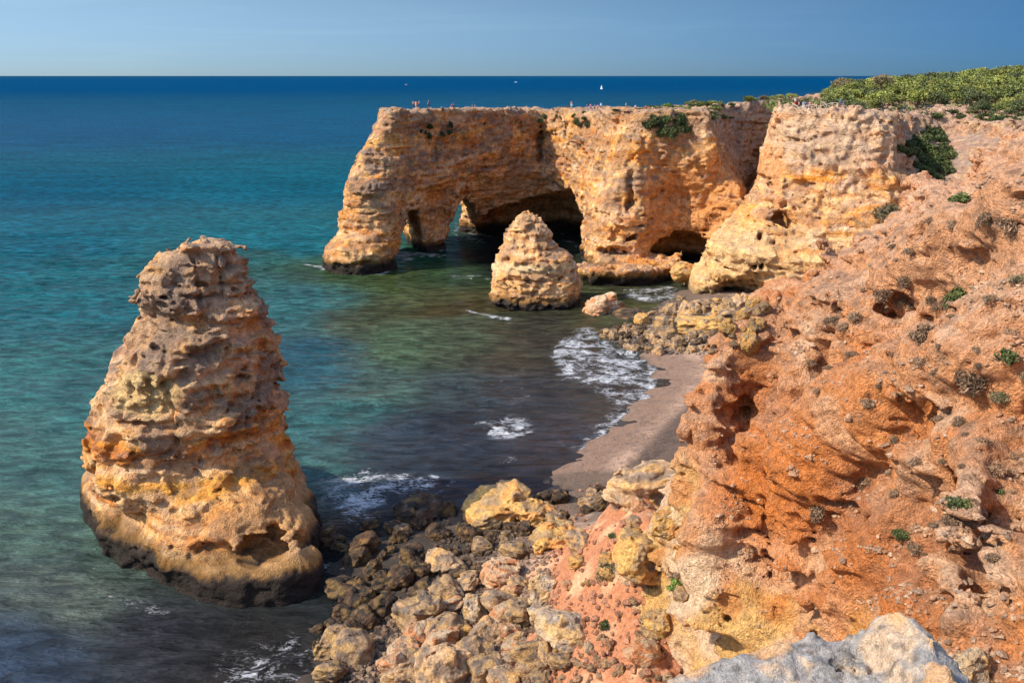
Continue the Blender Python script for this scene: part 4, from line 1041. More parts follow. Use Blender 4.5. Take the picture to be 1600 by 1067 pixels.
def leaf_cloud(name, clumps, per, size, colors, seed, stretch=1.0, mat=None, up=.0):
    """clumps: (x,y,z,r); many small leaf faces scattered through each clump"""
    R = np.random.RandomState(seed); V = []; Cc = []
    for (cx, cy, cz, r) in clumps:
        n = max(8, int(per*r*r)); d = R.normal(size=(n, 3)); d /= np.linalg.norm(d, axis=1)[:, None]; rad = r*R.uniform(.35, 1.0, n)**.5*(1+.18*R.normal(size=n))
        p = d*rad[:, None]*[1, 1, .72]+[cx, cy, cz]
        a = R.normal(size=(n, 3)); a[:, 2] += up; a /= np.linalg.norm(a, axis=1)[:, None]; t = np.cross(a, R.normal(size=(n, 3))); t /= np.linalg.norm(t, axis=1)[:, None]; s_ = size*R.uniform(.6, 1.4, n)
        q = np.stack([p-a*(s_*stretch)[:, None]-t*(s_*.35)[:, None], p-a*(s_*.2)[:, None]+t*(s_*.6)[:, None], p+a*(s_*stretch)[:, None], p+a*(s_*.1)[:, None]-t*(s_*.6)[:, None]], 1)
        base = np.array(colors[R.randint(len(colors))])*R.uniform(.75, 1.25)
        c = base[None]*R.uniform(.85, 1.15, (n, 1))
        V.append(q.reshape(-1, 3)); Cc.append(np.repeat(c, 4, 0))
    V = np.concatenate(V); Cc = np.concatenate(Cc); F = np.arange(len(V)).reshape(-1, 4)
    return mesh_np(name, V, F, mat or M['leaf'], np.clip(Cc, 0, .6), False)
def tube_mesh(name, segs, mat, n=6):
    V = []; F = []; k = 0
    for a, b_, r0, r1 in segs:
        a = Vector(a); b_ = Vector(b_); d = (b_-a).normalized(); u = d.orthogonal().normalized(); v = d.cross(u)
        for p, r in ((a, r0), (b_, r1)):
            for i in range(n):
                t = 6.2832*i/n; V.append(p+u*math.cos(t)*r+v*math.sin(t)*r)
        for i in range(n): F.append((k+i, k+(i+1) % n, k+n+(i+1) % n, k+n+i))
        F.append(tuple(k+n+i for i in range(n))[:4]); k += 2*n
    me = bpy.data.meshes.new(name); me.from_pydata([tuple(v) for v in V], [], F); me.materials.append(mat); return me
def empty(name, loc, rz=0, s=1):
    o = bpy.data.objects.new(name, None); col.objects.link(o); o.location = loc; o.rotation_euler = (0, 0, rz); o.empty_display_size = .3
    o.scale = (s, s, s) if not isinstance(s, tuple) else s
    return o
def copy_tree(src, loc, rz=0, s=1):
    r = src.copy(); col.objects.link(r); r.location = loc; r.rotation_euler = (0, 0, rz); r.scale = (s, s, s) if not isinstance(s, tuple) else s
    for ch in src.children:
        c = ch.copy(); col.objects.link(c); c.parent = r
        for g in ch.children:
            d = g.copy(); col.objects.link(d); d.parent = c
    return r

# ---------------------------------------------------------------- pine trees on the hill
RT = random.Random(3)
OLIVE = [(.20, .215, .048), (.15, .175, .044), (.23, .23, .052), (.11, .135, .04), (.175, .195, .046)]
DARKG = [(.09, .11, .04), (.11, .125, .045), (.07, .09, .035)]
RUST = [(.22, .15, .075), (.17, .14, .07), (.15, .14, .06)]
def make_pine(seed, cols, nm='pine_tree'):
    r = random.Random(seed); cl = []
    for i in range(15):
        a = r.uniform(0, 6.28); d = r.uniform(0, 2.3)**1.0; cl.append((math.cos(a)*d, math.sin(a)*d, 3.5-.16*d*d+r.uniform(-.55, .5), r.uniform(.65, 1.15)))
    segs = [((0, 0, -.6), (.1, .05, 1.6), .2, .15), ((.1, .05, 1.6), (.05, .1, 3.2), .15, .08)]
    for i in range(6):
        c = cl[i]; segs.append(((.1, .05, 1.2+.3*i), (c[0], c[1], c[2]), .08, .03))
    return tube_mesh('trunk', segs, M['bark']), leaf_cloud('crown', cl, 120, .17, cols, seed)
pines = []
for i in range(5): pines.append(make_pine(400+i, OLIVE))
pines.append(make_pine(410, DARKG)); pines.append(make_pine(411, RUST))
top_prom = round_poly(PR[-1][1], 1)
def inside(poly, x, y): return float(poly_sdf(poly, np.array([[x]]), np.array([[y]]))[0, 0])
tree_spots = []
tries = 0
front = [(1205, 265), (1235, 200), (1300, 195), (1400, 196), (1445, 222), (1500, 215), (1570, 200), (1640, 178), (1720, 170)]
wood_poly = PL([(1205, 262), (1240, 212), (1320, 205), (1405, 208), (1450, 226), (1505, 221), (1570, 203), (1645, 183), (1700, 176)], 33)+[(165, 230), (215, 360), (180, 400), (110, 372), (92, 300)]
WP = np.array(wood_poly); x0, y0 = WP.min(0); x1, y1 = WP.max(0)
while len(tree_spots) < 262 and tries < 14000:
    tries += 1
    x, y = RT.uniform(x0, x1), RT.uniform(y0, y1)
    if inside(wood_poly, x, y) > -1.0: continue
    pxx = 800+FPX*x/(y*CP+(CAMZ-35)*SP)
    if pxx > 1660: continue
    sp = 3.5+.012*(y-190)
    if pxx < 1290 and y < 240 and RT.random() < .6: continue
    if any((x-a)**2+(y-b_)**2 < sp*sp for a, b_, _ in tree_spots): continue
    tree_spots.append((x, y, pxx))
protoT = []
for k, (tm, cm) in enumerate(pines):
    protoT.append((tm, cm))
TL = {0: 'olive-green umbrella crown in the pine wood on the hilltop', 1: 'dark green crown in the pine wood on the hilltop', 2: 'brownish half-dry crown in the pine wood on the hilltop'}
TL2 = {0: 'stunted olive-green pine on the saddle behind the cove', 1: 'stunted dark green pine on the saddle behind the cove', 2: 'stunted brownish pine on the saddle behind the cove'}
for i, (x, y, pxx) in enumerate(tree_spots):
    h = drop(x, y)
    if h is None: continue
    low_ = pxx < 1300 or y < 205
    k = RT.randint(0, 4); q = RT.random(); typ = 0
    if q < .12 or (y < 225 and q < .45): k = 5; typ = 1
    elif q < .20 or (pxx < 1260 and q < .5): k = 6; typ = 2
    s = RT.uniform(.75, 1.15)*(.62 if low_ else 1)
    if pxx < 1290: s *= .72
    elif y > 225: s *= 1.2
    e = empty('pine_tree', (h[0].x, h[0].y, h[0].z-.5*s-(1.5*s if low_ else .6)), RT.uniform(0, 6.28), (s*1.1, s*1.1, s*.92))
    tag(e, TL[typ], 'tree', 'pines of the hilltop wood, %s crowns' % ('olive', 'dark', 'brownish')[typ])
    link('trunk', pines[k][0], e); link('crown', pines[k][1], e)
log('pines', len(tree_spots))
k = 0; tr = 0
while k < 34 and tr < 900:
    tr += 1; px = RT.uniform(1075, 1245); Y = RT.uniform(222, 296); x = X(px, Y, 33); h = drop(x, Y, [head_bvh, prom_bvh, hill_bvh])
    if h is None or h[0].z < 29.5 or h[1].z < .6: continue
    q = RT.randint(0, 6); q2 = 0 if q < 5 else q-4; s = RT.uniform(.45, .72)*(.65+.5*(px-1075)/170)
    e = empty('pine_tree', h[0]-Vector((0, 0, 1.9*s)), RT.uniform(0, 6.28), (s*1.25, s*1.25, s)); tag(e, TL2[q2], 'tree', 'stunted pines of the saddle, %s' % ('olive', 'dark', 'brownish')[q2])
    link('trunk', pines[q][0], e); link('crown', pines[q][1], e); k += 1
# undergrowth that reads as one mass
cl = []; R = np.random.RandomState(8)
for _ in range(3600):
    x, y = R.uniform(x0, x1), R.uniform(y0-2, y1)
    ins = inside(wood_poly, x, y)
    if ins > 1.5: continue
    if 800+FPX*x/(y*CP+5*SP) > 1640: continue
    z = h_land(x, y); cl.append((x, y, float(z)+.2, R.uniform(.7, 1.5)))
me = leaf_cloud('undergrowth', cl, 30, .30, DARKG+[OLIVE[3], RUST[0], OLIVE[1]], 9)
tag(link('undergrowth', me), kind='stuff')
log('undergrowth', len(cl))

# ---------------------------------------------------------------- shrubs
def make_shrub(seed, cols, dense=140, size=.09, stretch=1.3, up=.4):
    r = random.Random(seed); cl = []
    for i in range(9):
        a = r.uniform(0, 6.28); d = r.uniform(0, .62); cl.append((math.cos(a)*d, math.sin(a)*d, .36-.28*d+r.uniform(-.08, .1), r.uniform(.28, .45)))
    segs = [((0, 0, -.25), (c[0]*.8, c[1]*.8, c[2]), .03, .012) for c in cl]
    return leaf_cloud('foliage', cl, dense*4, size, cols, seed, stretch, up=up), tube_mesh('stem', segs, M['bark'], 4)
GREENS = [(.07, .09, .025), (.09, .105, .03), (.05, .07, .022)]
DRY = [(.27, .165, .095), (.21, .135, .08), (.31, .19, .11), (.16, .11, .07)]
DRYG = [(.17, .14, .075), (.14, .125, .06), (.21, .165, .09)]
BRI = [(.13, .19, .03), (.10, .16, .03), (.16, .21, .04)]
SH = {'green': [make_shrub(500+i, GREENS) for i in range(3)], 'dry': [make_shrub(510+i, DRY, 150, .055, 2.6, .9) for i in range(4)], 'mix': [make_shrub(520+i, DRYG, 150, .06, 2.0, .6) for i in range(3)], 'bright': [make_shrub(530, BRI)]}
def shrub(px, py, w_, kind, label=None, group=None, sq=.8, name='shrub', trees=None):
    h = cast(px, py, trees) if trees else cast(px, py)
    if h is None: return None
    p, n = h[0], h[1]; dep = p.y*CP+(CAMZ-p.z)*SP; s = w_/FPX*dep/1.75
    f, st = RB.choice(SH[kind])
    e = empty(name, p-Vector((0, 0, .06*s)), RB.uniform(0, 6.28), (s, s, s*sq))
    t = n.lerp(Vector((0, 0, 1)), .45).normalized(); qd = t.to_track_quat('Z', 'Y'); e.rotation_mode = 'QUATERNION'; e.rotation_quaternion = qd
    tag(e, label, 'shrub', group); link('foliage', f, e); link('stem', st, e)
    return e
NAMED = [(1382, 338, 62, 'mix', 'broad grey-green shrub on the slope edge below the promontory face'), (1502, 462, 56, 'green', 'dark green bush highest on the open near slope'), (1575, 556, 44, 'green', 'green bush at the right picture edge halfway up'),
         (1448, 524, 62, 'dry', 'large wispy grey dry bush in the middle of the near slope'), (1475, 478, 40, 'dry', 'grey dry bush touching the left of the dark green bush'), (1505, 312, 46, 'green', 'narrow green shrub patch on the sandy crest at upper right'),
         (1282, 795, 44, 'dry', 'round brown dry bush over the red gully'), (1352, 752, 34, 'dry', 'brown dry bush upper left of two on the lower slope'), (1402, 770, 26, 'dry', 'small brown dry bush between the red gully and the green tufts'),
         (1497, 788, 40, 'green', 'grey-green bush low on the near slope'), (1410, 836, 30, 'green', 'small dark green bush in the lower slope above the grey ledge'), (1558, 768, 26, 'green', 'little green bush near the right fissure'),
         (1555, 735, 46, 'dry', 'grey dry bush above the little green bush by the fissure'), (1490, 815, 40, 'dry', 'pale dry bush under the grey-green bush'), (1056, 914, 34, 'bright', 'bright yellow-green bush at the foot of the yellow cliff'),
         (957, 838, 20, 'green', 'small green bush near the top of the red mound'), (947, 975, 26, 'green', 'small green bush in the middle of the red mound'), (1027, 1016, 28, 'green', 'green cushion shrub at the bottom of the red mound'),
         (948, 890, 46, 'mix', 'grey thorny bush on the ridge of the red mound'), (1012, 905, 34, 'dry', 'dry grey bush on the pinnacle of the red mound'), (1002, 990, 26, 'dry', 'dry grey tuft low on the red mound'),
         (1378, 460, 34, 'dry', 'dry brown bush on the upper slope under the crest'), (1415, 437, 34, 'dry', 'small dry bush right of the one under the crest'), (1545, 340, 40, 'dry', 'dry bush at the foot of the pale sandy bank'), (1575, 350, 50, 'dry', 'wide dry bush at the right edge below the sandy bank'),
         (1520, 590, 60, 'dry', 'tangled grey bush in the hollow at right'), (1560, 620, 40, 'mix', 'olive bush in the hollow at right'), (1590, 440, 30, 'mix', 'olive bush on the right edge below the crest')]
for t in NAMED: shrub(*t)
taken_s = [(t[0], t[1]) for t in NAMED]; k = 0; tr = 0
slope = [(1300, 420), (1440, 320), (1600, 300), (1600, 900), (1450, 930), (1330, 800), (1270, 640), (1260, 500)]
while k < 48 and tr < 3000:
    tr += 1; px, py = RB.uniform(1240, 1600), RB.uniform(300, 930)
    if poly_sdf(slope, np.array([[px]]), np.array([[py]]))[0, 0] > 0 or any(abs(px-a)+abs(py-b_) < 22 for a, b_ in taken_s): continue
    h = cast(px, py, [near_bvh])
    if h is None or h[1].z < .25: continue
    if shrub(px, py, RB.uniform(12, 34), RB.choice(['dry', 'dry', 'dry', 'dry']), 'small dry brown tuft on the near slope', 'dry tufts dotted over the near slope', .7, 'dry_tuft', [near_bvh]): taken_s.append((px, py)); k += 1
# thicket filling the cleft and the edge of the promontory
k = 0; tr = 0; pts = []
while k < 46 and tr < 2000:
    tr += 1; px, py = RB.uniform(1400, 1500), RB.uniform(205, 285)
    if poly_sdf([(1402, 232), (1440, 205), (1470, 200), (1486, 240), (1496, 262), (1462, 284), (1430, 262)], np.array([[px]]), np.array([[py]]))[0, 0] > 0 or any(abs(px-a)+abs(py-b_) < 8 for a, b_ in pts): continue
    if shrub(px, py, RB.uniform(18, 34), 'green', 'dark green bush in the thicket filling the cleft of the promontory', 'bushes of the cleft thicket', .9, 'shrub', [prom_bvh]): pts.append((px, py)); k += 1
for kk, (a, b_, yy0, w0, n_, lab, grp) in enumerate([(1015, 1075, 196, (14, 30), 16, 'dark green bush hanging over the headland edge above the rust wall', 'bushes hanging over the headland edge'),
                                        (650, 705, 205, (8, 16), 9, 'dark scrub patch high on the seaward wall of the headland', 'scrub patches on the seaward wall'), (820, 925, 188, (8, 16), 9, 'dark scrub on the headland face above the corner', 'scrub above the headland corner')]):
    for _ in range(n_): shrub(RB.uniform(a, b_), yy0+RB.uniform(-12, 10), RB.uniform(*w0), 'green', lab, grp, .8, 'shrub', [head_bvh])
# low scrub along the headland top and the saddle to the hill
k = 0
while k < 150:
    px = RB.uniform(630, 1235) if RB.random() < .35 else RB.uniform(960, 1240); Y = RB.uniform(212, 285)
    x = X(px, Y, 32); h = drop(x, Y, [head_bvh, prom_bvh, hill_bvh])
    if px < 940 and RB.random() < .5: k += .2; continue
    if h is None or h[0].z < 28 or h[1].z < .6: k += .1; continue
    s = RB.uniform(.5, 1.1)*(1.5 if px > 1000 else .9)*(1.15 if px > 1080 else 1); kd = RB.choice(['green', 'mix', 'green', 'bright' if px > 1000 else 'mix'])
    f, st = RB.choice(SH[kd]); e = empty('shrub', h[0]-Vector((0, 0, .1)), RB.uniform(0, 6.28), (s*1.25, s*1.25, s*.85)); tag(e, 'low rounded shrub growing on the flat clifftop of the headland', 'shrub', 'low scrub along the clifftop'); link('foliage', f, e); link('stem', st, e); k += 1
k = 0
while k < 60:
    px = RB.uniform(1300, 1600); Y = RB.uniform(183, 216); x = X(px, Y, 33); h = drop(x, Y, [prom_bvh])
    k += .25
    if h is None or h[0].z < 31.5 or inside(wood_poly, x, Y) > 7 or h[1].z < .5: continue
    f, st = RB.choice(SH['green']); s = RB.uniform(1.0, 2.0); e = empty('shrub', h[0]-Vector((0, 0, .1)), RB.uniform(0, 6.28), (s, s, s*.8)); tag(e, 'dark green bush along the front edge of the pine wood', 'shrub', 'bushes edging the pine wood'); link('foliage', f, e); link('stem', st, e); k += .75
log('shrubs')

# ---------------------------------------------------------------- people
def flat_mat(name, c, rough=.8, emit=0):
    m, nt, b = new_mat(name); tcc = N(nt, 'ShaderNodeTexCoord'); n_ = noise(nt, tcc.outputs['Object'], 14, 3, .6)
    o_ = mixc(nt, c, tuple(min(1, v*1.25+.01) for v in c), maprange(nt, n_, .4, .6)); nt.links.new(o_, b.inputs['Base Color']); b.inputs['Roughness'].default_value = rough
    return m
SKIN = flat_mat('skin', (.42, .24, .16)); HAIRS = [flat_mat('dark_hair', (.03, .02, .015)), flat_mat('fair_hair', (.30, .20, .10))]
def skin_mesh(name, verts, edges, radii, mat, lv=1):
    me = bpy.data.meshes.new(name); me.from_pydata(verts, edges, []); o = bpy.data.objects.new(name, me); col.objects.link(o)
    md = o.modifiers.new('s', 'SKIN'); md.use_smooth_shade = True
    for i, r in enumerate(radii): me.skin_vertices[0].data[i].radius = (r, r) if not isinstance(r, tuple) else r
    me.skin_vertices[0].data[0].use_root = True
    sb = o.modifiers.new('d', 'SUBSURF'); sb.levels = lv; sb.render_levels = lv
    dg = bpy.context.evaluated_depsgraph_get(); out = bpy.data.meshes.new_from_object(o.evaluated_get(dg)); bpy.data.objects.remove(o); out.materials.clear(); out.materials.append(mat); out.name = name
    return out
def body_pose(pose):
    j = {'pel': (0, 0, .93), 'waist': (0, 0, 1.08), 'chest': (0, 0, 1.30), 'neck': (0, 0, 1.46), 'chin': (0, -.015, 1.55), 'head': (0, -.02, 1.63), 'crown': (0, -.005, 1.71)}
    for s, sx in (('l', -1), ('r', 1)):
        j['hip'+s] = (.09*sx, 0, .88); j['kn'+s] = (.10*sx, -.02, .49); j['an'+s] = (.10*sx, .01, .08); j['toe'+s] = (.12*sx, -.14, .03)
        j['sh'+s] = (.18*sx, 0, 1.40); j['el'+s] = (.25*sx, .02, 1.13); j['wr'+s] = (.25*sx, -.06, .88); j['ha'+s] = (.25*sx, -.08, .80)
    if pose == 1:   # one hand raised to hold a camera
        j['elr'] = (.26, -.16, 1.22); j['wrr'] = (.12, -.30, 1.42); j['har'] = (.08, -.33, 1.48); j['ell'] = (-.26, -.16, 1.22); j['wrl'] = (-.12, -.30, 1.42); j['hal'] = (-.08, -.33, 1.48)
    if pose == 2:   # walking
        j['knl'] = (-.1, -.18, .52); j['anl'] = (-.1, -.22, .10); j['toel'] = (-.1, -.37, .07); j['knr'] = (.1, .05, .49); j['anr'] = (.1, .27, .12); j['toer'] = (.11, .15, .03); j['wrl'] = (-.25, .12, .9); j['hal'] = (-.25, .14, .82); j['wrr'] = (.25, -.2, .95); j['har'] = (.25, -.25, .88)
    if pose == 3:   # sitting on the ground
        dz = .78
        j = {k: (v[0], v[1], v[2]-dz) for k, v in j.items()}
        for s, sx in (('l', -1), ('r', 1)):
            j['kn'+s] = (.16*sx, -.36, .45); j['an'+s] = (.12*sx, -.58, .07); j['toe'+s] = (.14*sx, -.72, .05); j['el'+s] = (.27*sx, -.14, .42); j['wr'+s] = (.16*sx, -.36, .50); j['ha'+s] = (.12*sx, -.42, .50)
    return j
def chain(j, names, edges, rad, mat, name):
    idx = {n: i for i, n in enumerate(names)}
    return skin_mesh(name, [j[n] for n in names], [(idx[a], idx[b_]) for a, b_ in edges], rad, mat)
PP = []
for pose in range(4):
    j = body_pose(pose)
    names = ['pel', 'waist', 'chest', 'neck', 'chin', 'head', 'crown']; ed = [('pel', 'waist'), ('waist', 'chest'), ('chest', 'neck'), ('neck', 'chin'), ('chin', 'head'), ('head', 'crown')]; ra = [(.14, .10), (.125, .09), (.15, .10), .055, .07, .095, .06]
    for s in 'lr':
        for n_, r in (('hip', .085), ('kn', .058), ('an', .038), ('toe', .032), ('sh', .055), ('el', .04), ('wr', .028), ('ha', .032)): names.append(n_+s); ra.append(r)
        ed += [('pel', 'hip'+s), ('hip'+s, 'kn'+s), ('kn'+s, 'an'+s), ('an'+s, 'toe'+s), ('chest', 'sh'+s), ('sh'+s, 'el'+s), ('el'+s, 'wr'+s), ('wr'+s, 'ha'+s)]
    bodym = chain(j, names, ed, ra, SKIN, 'body')
    mid = lambda a, b_, t=.5: tuple(a[i]*(1-t)+b_[i]*t for i in range(3))
    j['sl'] = mid(j['shl'], j['ell'], .8); j['sr'] = mid(j['shr'], j['elr'], .8); j['col'] = (j['neck'][0], j['neck'][1], j['neck'][2]-.02); j['hem'] = (j['pel'][0], j['pel'][1], j['pel'][2]-.05)
    shirt = chain(j, ['hem', 'waist', 'chest', 'col', 'shl', 'sl', 'shr', 'sr'], [('hem', 'waist'), ('waist', 'chest'), ('chest', 'col'), ('chest', 'shl'), ('shl', 'sl'), ('chest', 'shr'), ('shr', 'sr')], [(.165, .12), (.15, .11), (.175, .12), .07, .075, .06, .075, .06], SKIN, 'shirt')
    j['cl'] = mid(j['knl'], j['anl'], .25); j['cr'] = mid(j['knr'], j['anr'], .25)
    tro = chain(j, ['pel', 'hipl', 'knl', 'cl', 'hipr', 'knr', 'cr'], [('pel', 'hipl'), ('hipl', 'knl'), ('knl', 'cl'), ('pel', 'hipr'), ('hipr', 'knr'), ('knr', 'cr')], [(.155, .115), .105, .08, .075, .105, .08, .075], SKIN, 'trousers')
    hb = (j['head'][0], j['head'][1]+.035, j['head'][2]+.03); hc = (j['crown'][0], j['crown'][1]+.02, j['crown'][2]+.015); hd = (hb[0], hb[1]+.03, hb[2]-.12)
    hair = skin_mesh('hair', [hb, hc, hd], [(0, 1), (0, 2)], [.098, .07, .05], HAIRS[0])
    PP.append((bodym, shirt, tro, hair))
CLO = {'white': (.75, .75, .73), 'red': (.55, .05, .05), 'dark blue': (.03, .05, .16), 'pink': (.65, .25, .30), 'black': (.02, .02, .025), 'light blue': (.30, .45, .65), 'purple': (.22, .10, .30), 'tan': (.42, .30, .18), 'orange': (.6, .22, .05), 'teal': (.03, .22, .25)}
CM = {k: flat_mat(k.replace(' ', '_')+'_cloth', v) for k, v in CLO.items()}
def person(px, Y, z0, pose, top, bottom, rz, label, trees, hair=0, sc_=1.0):
    x = X(px, Y, z0); h = drop(x, Y, trees)
    if h is None: return
    e = empty('person', h[0]-Vector((0, 0, .02)), rz, sc_); tag(e, label, 'person', 'people standing on the clifftops')
    bm_, s_, t_, h_ = PP[pose]
    for nm, me, mt in (('body', bm_, SKIN), ('shirt', s_, CM[top]), ('trousers', t_, CM[bottom]), ('hair', h_, HAIRS[hair])):
        o = link(nm, me, e); o.material_slots[0].link = 'OBJECT'; o.material_slots[0].material = mt
HB = [head_bvh]; PB = [prom_bvh]
person(646, 222, 33, 1, 'tan', 'black', .4, 'person in tan top nearest the sea end of the headland, hands raised', HB)
person(650, 223.5, 33, 0, 'orange', 'tan', 2.6, 'person in orange top second from the sea end of the headland', HB)
person(655, 222.5, 33, 0, 'tan', 'dark blue', 1.2, 'person in tan top and blue trousers third from the sea end', HB)
person(670, 224, 33, 0, 'dark blue', 'black', .2, 'person all in dark blue standing alone near the sea end', HB, sc_=1.05)
person(682, 226, 33, 3, 'white', 'tan', 1.0, 'person in white sitting on the headland edge', HB)
person(706, 232, 33, 0, 'purple', 'black', .6, 'person in purple standing at the middle of the seaward headland', HB)
person(709, 233, 33, 2, 'black', 'black', 1.6, 'person in black walking beside the one in purple', HB)
person(738, 240, 33, 2, 'teal', 'tan', 1.5, 'person in teal walking toward the inner corner of the headland', HB)
person(742, 241, 33, 0, 'tan', 'black', 1.5, 'person in tan standing beside the walker in teal', HB)
person(893, 250, 33, 0, 'pink', 'white', .3, 'person in pink standing alone over the dark corner of the cove', HB, 1)
person(917, 246, 33, 2, 'purple', 'tan', 1.5, 'person in purple leading the row of walkers on the headland', HB)
person(923, 245, 33, 0, 'pink', 'purple', .3, 'person in pink and purple second in the row of walkers', HB)
person(929, 245, 33, 2, 'purple', 'dark blue', 1.4, 'person in purple and blue third in the row of walkers', HB)
person(934, 244, 33, 1, 'pink', 'black', .0, 'person in pink with raised hands in the row of walkers', HB)
person(939, 243, 33, 0, 'light blue', 'black', -.4, 'person in light blue, last in the row of walkers', HB, 1)
person(978, 232, 33, 2, 'light blue', 'tan', 1.4, 'person in light blue among the scrub of the headland', HB)
person(993, 230, 33, 0, 'white', 'dark blue', .4, 'person in white left of the red one on the headland', HB)
person(1009, 228, 33, 0, 'red', 'red', .2, 'person dressed all in red on the headland', HB, sc_=1.08)
person(1013, 229, 33, 0, 'red', 'black', 2.0, 'person in red top and black trousers beside the all-red one', HB)
person(1020, 229, 33, 0, 'white', 'white', .3, 'person all in white right of the two in red', HB)
person(1242, 197, 34, 0, 'white', 'red', .4, 'person in white top leftmost at the promontory fence', PB)
person(1248, 198, 34, 2, 'pink', 'black', 1.4, 'person in pink walking at the promontory fence', PB)
person(1255, 199, 34, 0, 'light blue', 'white', .2, 'person in light blue top and white trousers at the promontory fence', PB)
person(1258, 200, 34, 0, 'dark blue', 'dark blue', 2.8, 'person in dark blue behind the promontory fence', PB)
person(1265, 199, 34, 1, 'pink', 'purple', .0, 'person in pink and purple with raised hands at the fence', PB)
person(1270, 200, 34, 0, 'orange', 'black', .5, 'person in orange top right end of the fence group', PB, 1)
person(1313, 196, 34, 0, 'teal', 'dark blue', .2, 'person in teal standing at the right end of the crossed fence', PB)
person(1318, 197, 34, 2, 'dark blue', 'black', 1.2, 'person in dark blue right of the one in teal', PB)
log('people')

# ---------------------------------------------------------------- timber fences
m, nt, b = new_mat('weathered_timber'); tcc = N(nt, 'ShaderNodeTexCoord'); n_ = noise(nt, tcc.outputs['Object'], 6, 5, .7); nt.links.new(mixc(nt, (.55, .45, .34), (.36, .28, .20), maprange(nt, n_, .35, .65)), b.inputs['Base Color']); b.inputs['Roughness'].default_value = .85; M['timber'] = m
def fence(pts, label, trees, hgt=1.15):
    P = []
    for px, Y in pts:
        x = X(px, Y, 34); h = drop(x, Y, trees)
        if h: P.append(h[0])
    if len(P) < 2: return
    e = empty('timber_fence', P[0]); tag(e, label, 'fence')
    o_ = P[0]
    for p in P: link('post', tube_mesh('post', [(p-o_-Vector((0, 0, .3)), p-o_+Vector((0, 0, hgt+.08)), .075, .065)], M['timber'], 8), e)
    for a, b_ in zip(P[:-1], P[1:]):
        a = a-o_; b_ = b_-o_; up = Vector((0, 0, hgt)); lo = Vector((0, 0, .22))
        link('rail', tube_mesh('rail', [(a+up, b_+up, .055, .055)], M['timber'], 6), e)
        link('brace', tube_mesh('brace', [(a+lo, b_+up*.97, .045, .045)], M['timber'], 6), e)
        link('brace', tube_mesh('brace', [(a+up*.97+Vector((0, .1, 0)), b_+lo+Vector((0, .1, 0)), .045, .045)], M['timber'], 6), e)
fence([(1238, 193), (1250, 191), (1263, 190), (1276, 189)], 'cross-braced timber fence beside the group of people on the promontory', PB)
fence([(1282, 192), (1291, 191.5), (1300, 191), (1309, 190.5), (1317, 191)], 'cross-braced timber fence on the promontory edge in front of the pines', PB)
fence([(1590, 110), (1606, 109), (1622, 108)], 'short timber fence at the right picture edge on the clifftop path', ALLB, 1.2)

# ---------------------------------------------------------------- boats far out
def bm_obj(name, verts, faces, mat, parent=None):
    me = bpy.data.meshes.new(name); me.from_pydata(verts, [], faces); me.materials.append(mat); me.update(); return link(name, me, parent)
WHITE = flat_mat('white_gelcoat', (.78, .79, .8), .3); NAVY = flat_mat('navy_paint', (.03, .05, .10), .4); SAIL = flat_mat('sail_cloth', (.82, .82, .80), .9); REDP = flat_mat('red_paint', (.45, .06, .04), .5)
def hull(Lh, W, H, mat, parent):
    V = []; F = []; n = 12
    for i in range(n+1):
        t = i/n; w_ = W/2*(math.sin(math.pi*min(1, (1-t)*.62+.0)**.8)**.6 if t > .35 else 1-.25*(1-t/.35)**2); sh = H*(1+.35*t*t)
        w_ = max(w_, .02); x = -Lh/2+Lh*t
        V += [(x, -w_, sh), (x, -w_*.75, .1), (x, 0, -.5*H*(1-t**3)), (x, w_*.75, .1), (x, w_, sh)]
    for i in range(n):
        for k in range(4): a = i*5+k; F.append((a, a+5, a+6, a+1))
        a = i*5; F.append((a, a+4, a+9, a+5))
    F.append((0, 1, 2, 3, 4)); return bm_obj('hull', V, F, mat, parent)
g = G(940, 139.8, 0); sb_ = empty('sailboat', g, 2.3, .72); tag(sb_, 'white sailboat with sails up, far out toward the horizon', 'sailboat')
hull(13, 3.8, 1.3, WHITE, sb_); bm_obj('cabin', [(-3, -1.2, 1.4), (2.5, -1, 1.5), (2.5, 1, 1.5), (-3, 1.2, 1.4), (-2.8, -1, 2.1), (1.8, -.8, 2.1), (1.8, .8, 2.1), (-2.8, 1, 2.1)], [(0, 1, 5, 4), (1, 2, 6, 5), (2, 3, 7, 6), (3, 0, 4, 7), (4, 5, 6, 7)], WHITE, sb_)
link('mast', tube_mesh('mast', [((1, 0, 1.3), (1, 0, 18), .14, .08), ((1, 0, 2.6), (-5, .8, 2.6), .08, .08)], WHITE, 8), sb_)
def sail(name, a, b_, c_, bulge):
    V = []; F = []; n = 6
    for i in range(n+1):
        for k in range(n+1):
            u = i/n; v = k/n*(1-u); p = [a[q]*(1-u-v)+b_[q]*u+c_[q]*v for q in range(3)]; p[1] += bulge*math.sin(math.pi*u)*(v+.2); V.append(p)
    for i in range(n):
        for k in range(n): q = i*(n+1)+k; F.append((q, q+1, q+n+2, q+n+1))
    o = bm_obj(name, V, F, SAIL, sb_); o.modifiers.new('t', 'SOLIDIFY').thickness = .03
sail('mainsail', (.8, 0, 2.8), (.9, 0, 17.5), (-4.8, .8, 2.8), .9); sail('jib', (6.3, 0, 1.7), (1.2, 0, 16), (1.5, .9, 2.0), .7)
g = G(806, 129.4, 0); mb = empty('motorboat', g, .0, 2.2); tag(mb, 'white motorboat at the right end of a long wake near the horizon', 'motorboat')
